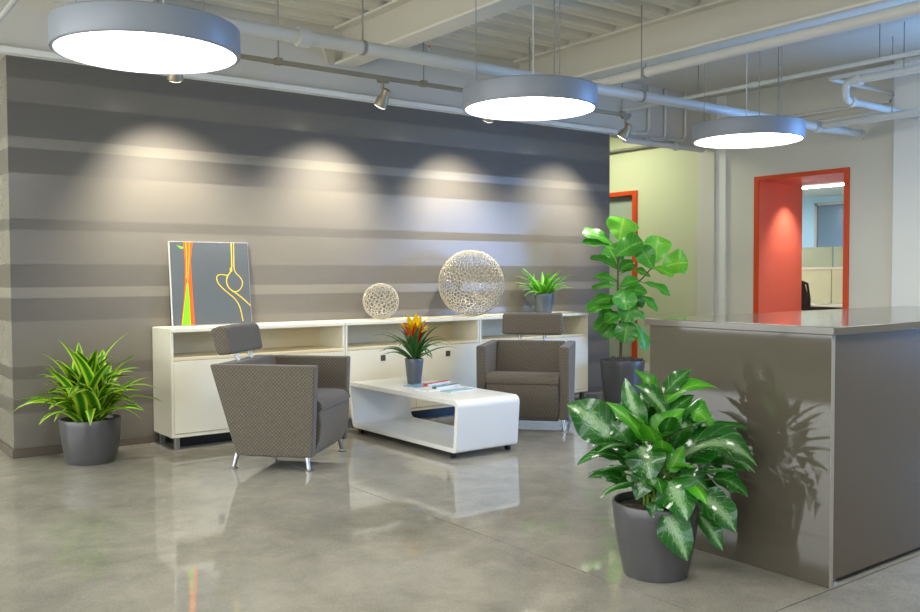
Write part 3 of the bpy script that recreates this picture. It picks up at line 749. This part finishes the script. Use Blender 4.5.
# ================================================================== RECEPTION DESK
DX, DY = 3.394, 1.985
t = tag(empty('reception_desk', (DX, DY, 0)), 'glossy taupe reception desk with quartz counter at the right', 'reception desk')
MB().box((-.010, -.015, 1.040), (2.6, .985, 1.074)).build('countertop', M['counter'], t, bevel=.004)
MB().box((.0, .0, .001), (.025, .955, 1.040)).build('front_panel', M['desk'], t, bevel=.0012)
MB().box((-.0004, -.0012, .001), (.0254, .0, 1.040)).build('edge_band', M['desk_edge'], t)
MB().box((.0255, .012, .022), (2.55, .037, 1.040)).build('side_panel', M['desk_side'], t, bevel=.001)
MB().box((.0255, .92, .022), (2.55, .945, 1.040)).build('side_panel', M['desk_side'], t, bevel=.001)
MB().box((2.525, .04, .022), (2.55, .92, 1.040)).build('end_panel', M['desk_side'], t)
MB().box((.06, .06, .001), (2.5, .90, .05)).build('dark_underbox', M['black'], t)
for x in (.085, 1.3, 2.45):
    for y in (.03, .93): MB().lathe([(.014, 0), (.014, .008), (.006, .010), (.006, .024)], 12, (x, y, 0)).build('leveller_foot', M['steel'], t)

# ================================================================== DECOR ON THE CREDENZA
# leaning abstract picture (0.65 m square)
pw, ph = .65, .66
t = tag(empty('leaning_picture', (2.41, 6.865, CT+.004)), 'square abstract painting, orange and yellow on slate grey, leaning on the wall', 'painting')
lean = math.atan2(.066, ph)
t.rotation_euler = (-lean, 0, 0)
MB().box((0, .0, 0), (pw, .028, ph)).build('canvas', M['canvas_edge'], t, bevel=.001)
MB().box((.002, -.0015, .002), (pw-.002, .0005, ph-.002)).build('painted_face', M['paint_grey'], t)
def uvp(x, y):       # design grid -> canvas plane
    v = 1-(y-90)/478; left = 115+40*(1-v)
    return (max(.003, min(.997, (x-left)/480))*pw, max(.003, min(.997, v))*ph)
def patch(name, pts, m_, dy):
    q = [uvp(*p) for p in pts]
    MB().prism(q, 1, -.0015-dy, -.0014).build(name, M[m_], t)
def stroke(name, pts, m_, wdt, dy):
    q = [Vector(uvp(*p)) for p in pts]
    # smooth the polyline
    for _ in range(2):
        n_ = [q[0]]
        for a, b in zip(q, q[1:]): n_ += [a*.75+b*.25, a*.25+b*.75]
        q = n_+[q[-1]]
    vs = []; fs = []
    for i, p in enumerate(q):
        d = (q[min(i+1, len(q)-1)]-q[max(i-1, 0)]).normalized(); s = Vector((-d.y, d.x))*wdt/2
        for z in (-.0015-dy, -.0014):
            vs += [(p.x+s.x, z, p.y+s.y), (p.x-s.x, z, p.y-s.y)]
    for i in range(len(q)-1):
        o = i*4; fs += [(o, o+1, o+5, o+4), (o, o+4, o+6, o+2), (o+1, o+3, o+7, o+5)]
    MB().add(vs, fs).build(name, M[m_], t)
patch('orange_column', [(198, 90), (254, 90), (246, 200), (258, 330), (270, 450), (283, 568), (203, 568), (212, 450), (217, 330), (212, 200)], 'paint_orange', .0006)
patch('green_spike', [(226, 330), (236, 330), (247, 430), (258, 568), (207, 568), (218, 430)], 'paint_green', .0012)
stroke('yellow_drip', [(212, 90), (222, 170), (224, 300)], 'paint_yellow', .005, .0012)
stroke('green_drip', [(234, 90), (236, 200), (232, 330)], 'paint_yellow', .004, .0013)
patch('green_dash', [(160, 112), (182, 117), (200, 120), (198, 132), (180, 128)], 'paint_green', .0006)
stroke('yellow_line', [(490, 90), (496, 180), (499, 255), (470, 290), (466, 325), (485, 362), (530, 388), (580, 425), (628, 465)], 'paint_yellow', .008, .0008)
stroke('yellow_line', [(505, 90), (510, 180), (513, 262), (552, 292), (572, 325), (562, 360), (540, 380), (505, 378)], 'paint_yellow', .006, .0010)
stroke('yellow_line', [(474, 284), (440, 278), (412, 280), (404, 300), (418, 335), (470, 380), (530, 425), (560, 475), (578, 555)], 'paint_yellow', .0065, .0012)
patch('yellow_blob', [(487, 240), (500, 238), (502, 260), (488, 264)], 'paint_yellow', .0014)

def lattice(name, loc, rad, N, sr, label, seed):
    rnd = random.Random(seed)
    bm = bmesh.new(); ga = pi*(3-5**.5)
    for k in range(N):
        z = 1-2*(k+.5)/N; q = ga*k; s = (1-z*z)**.5
        v = Vector((s*cos(q), s*sin(q), z))+Vector((rnd.uniform(-1, 1), rnd.uniform(-1, 1), rnd.uniform(-1, 1)))*(1.1/N**.5)
        bm.verts.new(v.normalized())
    bmesh.ops.convex_hull(bm, input=bm.verts)
    bm.faces.index_update()
    b = MB()
    for e in bm.edges:
        if len(e.link_faces) != 2: continue
        c0, c1 = (f.calc_center_median().normalized()*rad for f in e.link_faces)
        if (c1-c0).length < .002: continue
        nrm = (c0+c1).normalized(); d = (c1-c0).normalized(); s = d.cross(nrm)
        vs = []
        for c in (c0-d*sr*.6, c1+d*sr*.6): vs += [c+nrm*sr, c+s*sr-nrm*sr*.6, c-s*sr-nrm*sr*.6]
        b.add(vs, [(0, 1, 4, 3), (1, 2, 5, 4), (2, 0, 3, 5), (0, 2, 1), (3, 4, 5)])
    bm.free()
    o = b.build(name, M['lattice'], None, loc=(loc[0], loc[1], loc[2]+rad))
    tag(o, label, 'ornament', 'lattice spheres')
lattice('lattice_sphere', (4.23, 6.75, CT+.004), .158, 270, .0028, 'small champagne wire lattice sphere on the middle credenza', 1)
lattice('lattice_sphere', (5.155, 6.635, CT+.004), .308, 900, .0030, 'large champagne wire lattice sphere on the credenza', 2)

# ================================================================== PLANTS
def w_strap(t): return min(1, (.35+t/.18*.65) if t < .18 else 1)*min(1, ((1-t)/.55)**.75 if t > .45 else 1)
def w_lance(t): return max(.04, sin(pi*(.12+.88*t)**.85)**.8) if t < 1 else .03
def w_ovate(t): return max(.03, sin(pi*t**.78)**.85*(1-.12*t)) if 0 < t < 1 else .03
def w_fiddle(t): return max(.12, (sin(pi*min(1, t**1.25))**.5)*(.72+.28*t)) if t < 1 else .12
def leaf_mesh(pts, sides, norms, width, wf, fold=.25, wave=0., wseed=0, ns=2):
    """a blade along pts; (side, normal) per point; uv: across, along"""
    n = len(pts); vs = []; uv = []; cols = [i/ns for i in range(-ns, ns+1)]; m_ = len(cols)
    for i, (p, s, nn) in enumerate(zip(pts, sides, norms)):
        t = i/(n-1); w = wf(t)*width/2
        for c in cols:
            off = s*(c*w*cos(fold))+nn*(abs(c)*w*sin(fold))+nn*(wave*w*sin(t*11+wseed+(2.1 if c > 0 else 0))*abs(c)**2)
            vs.append(p+off); uv.append((c*.5+.5, t))
    fs = []
    for i in range(n-1):
        for k in range(m_-1):
            a = i*m_+k; fs.append((a, a+1, a+m_+1, a+m_))
    me = bpy.data.meshes.new('leaf'); me.from_pydata([tuple(v) for v in vs], [], fs)
    ul = me.uv_layers.new(name='UVMap')
    for lp in me.loops: ul.data[lp.index].uv = uv[lp.vertex_index]
    me.polygons.foreach_set('use_smooth', [True]*len(me.polygons))
    return me
def add_leaf(me, m_, parent, name='leaf'):
    o = bpy.data.objects.new(name, me); COL.objects.link(o); me.materials.append(m_); o.parent = parent; return o
def polar_leaf(base, az, e0, L, W, droop, wf, n=9, fold=.3, wave=0., twist=0., seed=0, pw=1.4):
    p = Vector(base); pts = []; S = []; NN = []
    h = Vector((cos(az), sin(az), 0)); sd = Vector((-sin(az), cos(az), 0))
    for i in range(n):
        t = i/(n-1); e = e0-droop*t**pw
        tg = h*cos(e)+Vector((0, 0, sin(e))); nn = tg.cross(sd)*-1
        q = twist*t
        S.append(sd*cos(q)+nn*sin(q)); NN.append(nn*cos(q)-sd*sin(q)); pts.append(p.copy()); p = p+tg*(L/(n-1))
    return leaf_mesh(pts, S, NN, W, wf, fold, wave, seed)
def span_leaf(a, b, width, nh, wf, arch=0., n=9, fold=.25, wave=.1, seed=0, curl=.0):
    """blade from a to b (plant frame: right, toward camera, up)"""
    cv = lambda q: Vector((q[0], -q[1], q[2]))
    A = cv(a); B = cv(b); Nh = Vector((nh[0], -nh[2], nh[1])).normalized()
    mid = (A+B)/2+Vector((0, 0, arch*2))+Nh*(B-A).length*.10
    pts = []; S = []; NN = []
    for i in range(n):
        t = i/(n-1); p = A*(1-t)**2+mid*2*t*(1-t)+B*t*t
        tg = ((mid-A)*(1-t)+(B-mid)*t).normalized()
        s = tg.cross(Nh).normalized(); nn = s.cross(tg).normalized()
        pts.append(p); S.append(s); NN.append(nn)
    return leaf_mesh(pts, S, NN, width, wf, fold, wave, seed)
def planter(t, rt, rb, h, mt='pot', fill='soil', lipd=.03, bulge=.0):
    prof = [(.001, .002), (rb-.02, .002), (rb-.004, .0), (rb, .008)]
    for k in range(1, 8):
        q = k/8; prof.append((rb+(rt-rb)*q+bulge*sin(pi*q), .008+(h-.016)*q))
    prof += [(rt, h-.006), (rt-.003, h), (rt-.012, h), (rt-.016, h-.008), (rt-.02, h-lipd-.02)]
    MB().lathe(prof, 48).build('planter', M[mt], t, smooth=True)
    s = MB(); rnd = random.Random(int(h*1000)); R0 = rt-.017
    rings = 6; seg = 28; vs = [(0, 0, h-lipd+.012)]
    for i in range(1, rings+1):
        for k in range(seg):
            q = 2*pi*k/seg; r = R0*i/rings; vs.append((r*cos(q), r*sin(q), h-lipd+.012*(1-i/rings)+(rnd.uniform(-.004, .006) if i < rings else 0)))
    fs = [(0, 1+k, 1+(k+1) % seg) for k in range(seg)]
    for i in range(rings-1):
        for k in range(seg):
            a = 1+i*seg+k; a2 = 1+i*seg+(k+1) % seg; fs.append((a, a+seg, a2+seg, a2))
    s.add(vs, fs).build('potting_soil', M[fill], t, smooth=True)

# lime-striped dracaena on the floor, left
rnd = random.Random(11)
t = tag(empty('dracaena_plant', (1.70, 6.525, 0)), 'lime and green striped dracaena in a charcoal planter by the striped wall', 'potted plant')
planter(t, .202, .165, .305, bulge=.008)
canes = [(0, 0, .47), (.07, .04, .42), (-.08, .03, .41), (.03, -.08, .40), (-.04, .07, .42), (-.06, -.07, .38)]
for c in canes: MB().tube([(c[0]*.6, c[1]*.6, .27), c], .012, 8).build('cane', M['bark'], t, smooth=True)
for ci, c in enumerate(canes):
    for k in range(16 if ci == 0 else 13):
        f = k/15; az = k*2.399+ci*1.3+rnd.uniform(-.2, .2)
        e0 = R(78-46*f)+rnd.uniform(-.12, .12)
        L = rnd.uniform(.38, .53)
        me = polar_leaf((c[0], c[1], c[2]-.15*f), az, e0, L, rnd.uniform(.070, .092), rnd.uniform(1.3, 2.1)*(.6 if e0 > 1.2 else .9), w_lance, 11, .22, twist=rnd.uniform(-.6, .6), seed=k)
        for v in me.vertices:          # keep the blades clear of the wall behind
            if v.co.y > .34: v.co.y = .34+(v.co.y-.34)*.12
        add_leaf(me, M['leaf_drac'], t)

# silver aglaonema in the foreground
AGLAONEMA=[
 ((-0.181,-0.02,0.57),(-0.377,-0.045,0.724),0.156,(-0.2,0.35,0.9),0,0.02),
 ((-0.135,0.013,0.49),(-0.345,0.043,0.48),0.077,(-0.1,0.9,0.4),1,0.03),
 ((-0.111,0.047,0.386),(-0.304,0.085,0.434),0.068,(-0.1,0.9,0.45),1,0.02),
 ((-0.045,0.05,0.583),(-0.224,0.054,0.751),0.081,(0.55,0.45,0.7),2,0.0),
 ((-0.058,0.009,0.597),(-0.132,-0.009,0.845),0.094,(-0.5,0.2,0.85),0,0.0),
 ((0.057,-0.023,0.66),(-0.09,-0.028,0.812),0.095,(0.5,0.5,0.7),0,0.02),
 ((0.036,-0.086,0.743),(-0.074,-0.11,0.873),0.083,(0.6,0.4,0.7),2,0.0),
 ((0.053,-0.086,0.765),(0.178,-0.11,0.872),0.075,(-0.5,0.5,0.7),1,0.0),
 ((0.04,-0.065,0.719),(0.286,-0.057,0.79),0.074,(0.0,0.9,0.45),2,0.035),
 ((0.07,-0.044,0.688),(0.175,-0.046,0.765),0.074,(-0.4,0.6,0.7),1,0.0),
 ((-0.038,0.04,0.594),(0.115,0.035,0.717),0.094,(-0.5,0.5,0.75),2,0.0),
 ((0.143,-0.025,0.712),(0.246,-0.001,0.616),0.104,(0.5,0.5,0.7),2,0.015),
 ((0.241,-0.061,0.61),(0.435,-0.081,0.597),0.057,(0.1,0.9,0.4),1,0.015),
 ((0.084,0.063,0.5),(0.408,0.083,0.482),0.161,(0.05,0.75,0.65),0,0.075),
 ((0.237,0.032,0.518),(0.406,0.065,0.448),0.102,(0.2,0.6,0.75),0,0.02),
 ((-0.089,0.12,0.575),(-0.058,0.175,0.433),0.142,(-0.1,0.35,0.93),0,0.01),
 ((0.032,0.124,0.466),(0.091,0.12,0.575),0.071,(-0.5,0.3,0.8),2,0.0),
 ((0.012,0.155,0.436),(0.079,0.22,0.287),0.157,(0.1,0.4,0.9),0,0.015),
 ((-0.005,0.179,0.309),(0.084,0.206,0.118),0.128,(0.1,0.25,0.95),0,0.01),
 ((0.158,0.107,0.365),(0.297,0.163,0.22),0.134,(0.3,0.45,0.85),0,0.015),
 ((0.165,0.08,0.278),(0.263,0.096,0.124),0.076,(0.3,0.3,0.9),0,0.0),
 ((0.07,0.105,0.441),(0.187,0.137,0.389),0.096,(0.2,0.6,0.8),0,0.01),
 ((0.239,0.026,0.414),(0.382,0.048,0.341),0.094,(0.3,0.6,0.7),1,0.02),
 ((-0.036,0.168,0.352),(-0.055,0.18,0.289),0.058,(0,0.3,0.95),1,0.0),
 ((-0.135,0.035,0.439),(-0.222,0.046,0.412),0.073,(-0.3,0.6,0.7),1,0.0),
 ((-0.096,0.051,0.549),(-0.265,0.072,0.537),0.055,(-0.1,0.9,0.4),0,0.02),
 ((-0.095,0.001,0.548),(-0.19,-0.022,0.653),0.103,(-0.4,0.3,0.85),1,0.0),
 ((0.139,0.03,0.579),(0.078,0.016,0.705),0.094,(0.4,0.3,0.85),0,0.0),
 ((0.2,-0.035,0.439),(0.301,-0.058,0.531),0.113,(0.3,0.5,0.8),1,0.02),
 ((-0.061,-0.036,0.458),(-0.141,-0.079,0.564),0.113,(-0.3,0.4,0.85),1,0.01),
 ((0.035,-0.079,0.563),(0.023,-0.125,0.733),0.105,(0,0.4,0.9),1,0.0),
 ((0.146,0.006,0.405),(0.266,0.01,0.297),0.103,(0.3,0.4,0.85),1,0.01),
 ((0.128,-0.101,0.603),(0.227,-0.144,0.707),0.097,(0.2,0.4,0.9),1,0.0),
 ((-0.039,0.064,0.462),(-0.102,0.088,0.34),0.093,(-0.2,0.4,0.9),1,0.01),
 ((0.022,-0.122,0.644),(-0.036,-0.166,0.764),0.089,(-0.2,0.4,0.9),1,0.0),
 ((0.01,0.034,0.455),(0.133,0.059,0.332),0.128,(0.1,0.5,0.85),1,0.01),
 ((-0.043,-0.017,0.488),(-0.126,-0.037,0.506),0.104,(-0.3,0.5,0.85),1,0.01),
 ((0.216,-0.099,0.537),(0.389,-0.157,0.502),0.106,(0.3,0.6,0.7),1,0.03),
]
t = tag(empty('aglaonema_plant', (2.985, 2.55, 0), -YAW), 'large silver-variegated aglaonema in a charcoal planter beside the reception desk', 'potted plant')
planter(t, .188, .138, .317, bulge=.004)
for k, (a, b_, w, nh, kind, arch) in enumerate(AGLAONEMA):
    me = span_leaf(a, b_, w*1.27, nh, w_ovate, arch, 12, .2, .2, k)
    add_leaf(me, M[('leaf_aglo', 'leaf_aglo_dark', 'leaf_aglo_light')[kind]], t)
    q = k*2.4; base = Vector((.05*cos(q), .05*sin(q), .295)); e = Vector((a[0], -a[1], a[2]))
    mid = (base+e)/2+Vector((0, 0, .05)); mid.x = base.x*.6+e.x*.4; mid.y = base.y*.6+e.y*.4
    pth = [base*(1-s)**2+mid*2*s*(1-s)+e*s*s for s in (0, .25, .5, .75, 1)]
    MB().tube(pth, [.007, .006, .005, .0045, .004], 6).build('petiole', M['stem'], t, smooth=True)

rnd = random.Random(21)
for k in range(34):                     # inner foliage
    az = k*2.399; f = k/33; e0 = R(68-70*f)+rnd.uniform(-.15, .15)
    rr = .05+.10*f; h = .62-.20*f
    base = Vector((rr*cos(az)+.02, rr*sin(az), h))
    add_leaf(polar_leaf(base, az+rnd.uniform(-.3, .3), e0, rnd.uniform(.16, .22), rnd.uniform(.085, .115), rnd.uniform(.6, 1.2), w_ovate, 9, .25, .1, seed=k), M[('leaf_aglo_dark', 'leaf_aglo', 'leaf_aglo_dark', 'leaf_aglo_light')[k % 4]], t)
    MB().tube([(.03*cos(az), .03*sin(az), .295), tuple(base*.5+Vector((0, 0, .22))), tuple(base)], [.006, .005, .004], 6).build('petiole', M['stem'], t, smooth=True)

# fiddle-leaf fig
FICUS=[
 ((-0.027,-0.057,1.643),(0.025,-0.064,1.868),0.307,(0,0.35,0.9)),
 ((-0.092,-0.035,1.601),(-0.416,0.021,1.712),0.184,(-0.2,0.75,0.6)),
 ((-0.089,0.007,1.549),(-0.422,0.065,1.609),0.152,(-0.1,0.85,0.5)),
 ((-0.072,0.029,1.478),(0.198,0.044,1.618),0.264,(0.1,0.7,0.7)),
 ((-0.055,-0.007,1.356),(-0.336,0.03,1.458),0.143,(-0.1,0.85,0.5)),
 ((-0.045,-0.005,1.316),(0.118,-0.009,1.417),0.122,(0.1,0.8,0.6)),
 ((0.006,-0.065,1.305),(0.156,-0.097,1.377),0.103,(0.1,0.8,0.6)),
 ((-0.039,-0.041,1.203),(-0.277,-0.094,1.265),0.123,(-0.1,0.8,0.6)),
 ((-0.063,0.04,1.164),(-0.323,0.081,1.145),0.112,(-0.1,0.85,0.5)),
 ((-0.026,-0.0,1.163),(0.168,-0.002,1.223),0.143,(0.1,0.7,0.7)),
 ((0.34,-0.048,1.406),(0.376,-0.078,1.683),0.256,(0.1,0.25,0.95)),
 ((0.405,-0.017,1.355),(0.663,0.012,1.404),0.265,(0.3,0.5,0.8)),
 ((0.309,0.004,1.345),(0.176,0.006,1.569),0.193,(-0.4,0.3,0.85)),
 ((0.287,0.013,1.355),(0.495,0.077,1.263),0.132,(0.1,0.8,0.6)),
 ((0.284,-0.024,1.264),(0.136,-0.046,1.325),0.102,(-0.1,0.8,0.6)),
 ((0.221,-0.011,1.203),(0.474,0.043,1.07),0.133,(0.2,0.8,0.55)),
 ((0.013,0.011,1.132),(0.237,0.062,1.092),0.153,(0.1,0.75,0.65)),
 ((-0.013,0.041,1.143),(0.012,0.128,0.933),0.233,(0,0.5,0.85)),
 ((-0.046,0.004,1.041),(-0.297,0.045,1.002),0.153,(-0.1,0.8,0.6)),
 ((-0.06,0.026,1.001),(-0.374,0.088,0.923),0.193,(-0.2,0.75,0.6)),
 ((0.186,-0.037,1.07),(0.355,-0.011,0.906),0.123,(0.3,0.7,0.6)),
 ((0.098,0.046,1.001),(0.009,0.092,0.811),0.203,(0.1,0.4,0.9)),
 ((-0.007,0.069,0.891),(-0.189,0.132,0.804),0.162,(-0.2,0.7,0.7)),
 ((-0.1,0.02,0.858),(-0.288,0.055,0.719),0.142,(-0.3,0.6,0.7)),
 ((-0.071,0.033,0.788),(-0.207,0.057,0.657),0.173,(-0.2,0.4,0.9)),
 ((0.047,0.052,0.819),(-0.002,0.099,0.599),0.223,(0,0.35,0.93)),
 ((0.128,0.003,0.785),(0.235,0.032,0.511),0.133,(0.4,0.4,0.8)),
 ((0.154,-0.032,0.916),(0.226,-0.028,0.824),0.072,(0.3,0.6,0.7)),
 ((-0.004,-0.126,1.337),(-0.12,-0.175,1.586),0.227,(-0.3,0.4,0.85)),
 ((-0.005,-0.115,1.027),(0.266,-0.175,1.004),0.206,(0.3,0.5,0.8)),
 ((-0.026,-0.108,0.821),(-0.223,-0.169,0.84),0.186,(-0.3,0.5,0.8)),
 ((0.011,-0.085,0.719),(0.204,-0.123,0.664),0.185,(0.3,0.5,0.8)),
]
t = tag(empty('fiddle_leaf_fig', (6.83, 6.28, 0), -YAW), 'tall fiddle-leaf fig in a charcoal planter at the end of the credenza', 'potted plant')
planter(t, .23, .185, .42, fill='moss')
trunk = [(-.02, 0, .38), (-.015, -.01, .62), (-.03, 0, .9), (-.05, -.01, 1.15), (-.045, 0, 1.4), (-.035, 0, 1.62)]
tr = MB().tube(trunk, [.016, .014, .013, .012, .010, .006], 10).build('trunk', M['bark'], t, smooth=True)
br = [(-.04, -.01, 1.0), (.08, 0, 1.14), (.20, 0, 1.25), (.30, 0, 1.36), (.33, 0, 1.45)]
MB().tube(br, [.010, .009, .008, .007, .005], 8).build('branch', M['bark'], t, smooth=True)
def nearest(p):
    best = None
    for path in (trunk, br):
        for a, b_ in zip(path, path[1:]):
            for s in (0, .25, .5, .75, 1):
                q = Vector(a)*(1-s)+Vector(b_)*s; d = (q-p).length+(.3 if q.z > p.z+.02 else 0)
                if best is None or d < best[0]: best = (d, q)
    return best[1]
for k, (a, b_, w, nh) in enumerate(FICUS):
    me = span_leaf(a, b_, w*1.25, nh, w_fiddle, .012, 12, .18, .16, k*1.7)
    add_leaf(me, M['leaf_ficus_light' if k in (0, 10, 11, 13) else 'leaf_ficus'], t)
    e = Vector((a[0], -a[1], a[2])); MB().tube([nearest(e), e], [.005, .004], 6).build('petiole', M['stem'], t, smooth=True)
# mossy tufts on the soil
rnd = random.Random(5); mb = MB()
for k in range(160):
    q = rnd.uniform(0, 2*pi); r = .20*rnd.random()**.5; p = Vector((r*cos(q), r*sin(q), .39))
    d = Vector((rnd.uniform(-1, 1), rnd.uniform(-1, 1), rnd.uniform(.6, 1.4)))*.045
    mb.tube([p, p+d*.6+Vector((0, 0, .012)), p+d], [.004, .0035, .001], 4)
mb.build('moss_tufts', M['moss'], t, kind='stuff')

# bromeliad on the coffee table
rnd = random.Random(3)
t = tag(empty('bromeliad_plant', (4.06, 5.98, TT)), 'yellow and red flowering bromeliad in a slate pot on the coffee table', 'potted plant')
planter(t, .076, .056, .205, 'pot_small', lipd=.02)
for k in range(30):
    az = k*2.399+.3; f = (k % 10)/9
    e0 = R(74-40*f)+rnd.uniform(-.08, .08); L = rnd.uniform(.30, .42)
    add_leaf(polar_leaf((.012*cos(az), .012*sin(az), .185+.05*(1-f)), az, e0, L, rnd.uniform(.034, .044), rnd.uniform(1.1, 2.0), w_strap, 9, .4, seed=k), M['leaf_brom'], t)
MB().tube([(0, 0, .18), (0, 0, .40)], .011, 8).build('flower_stalk', M['stem'], t, smooth=True)
for k in range(8):
    az = k*2.399; add_leaf(polar_leaf((.006*cos(az), .006*sin(az), .30+.005*k), az, R(66), .20, .046, .35, w_lance, 7, .35, seed=k), M['bract_red'], t, 'red_bract')
for k in range(15):
    az = k*2.399+.7; add_leaf(polar_leaf((.006*cos(az), .006*sin(az), .385+.004*k), az, R(72-40*(k % 3)/2), .165, .062, .6, w_lance, 7, .3, seed=k), M['bract_yellow'], t, 'yellow_bract')

# strap-leaved fern on the credenza
rnd = random.Random(9)
t = tag(empty('birds_nest_fern', (6.15, 6.72, CT)), 'bright green strap-leaved fern in a slate pot on the credenza', 'potted plant')
planter(t, .112, .082, .20, 'pot_small', lipd=.02)
for k in range(46):
    az = k*2.399; f = (k % 13)/12
    e0 = R(78-50*f)+rnd.uniform(-.1, .1); L = rnd.uniform(.28, .40)
    me = polar_leaf((.03*cos(az), .03*sin(az), .185), az, e0, L, rnd.uniform(.032, .044), rnd.uniform(.8, 1.7), w_strap, 9, .3, wave=.2, seed=k)
    for v in me.vertices:
        if v.co.y > .2: v.co.y = .2+(v.co.y-.2)*.1
    add_leaf(me, M['leaf_fern'], t)
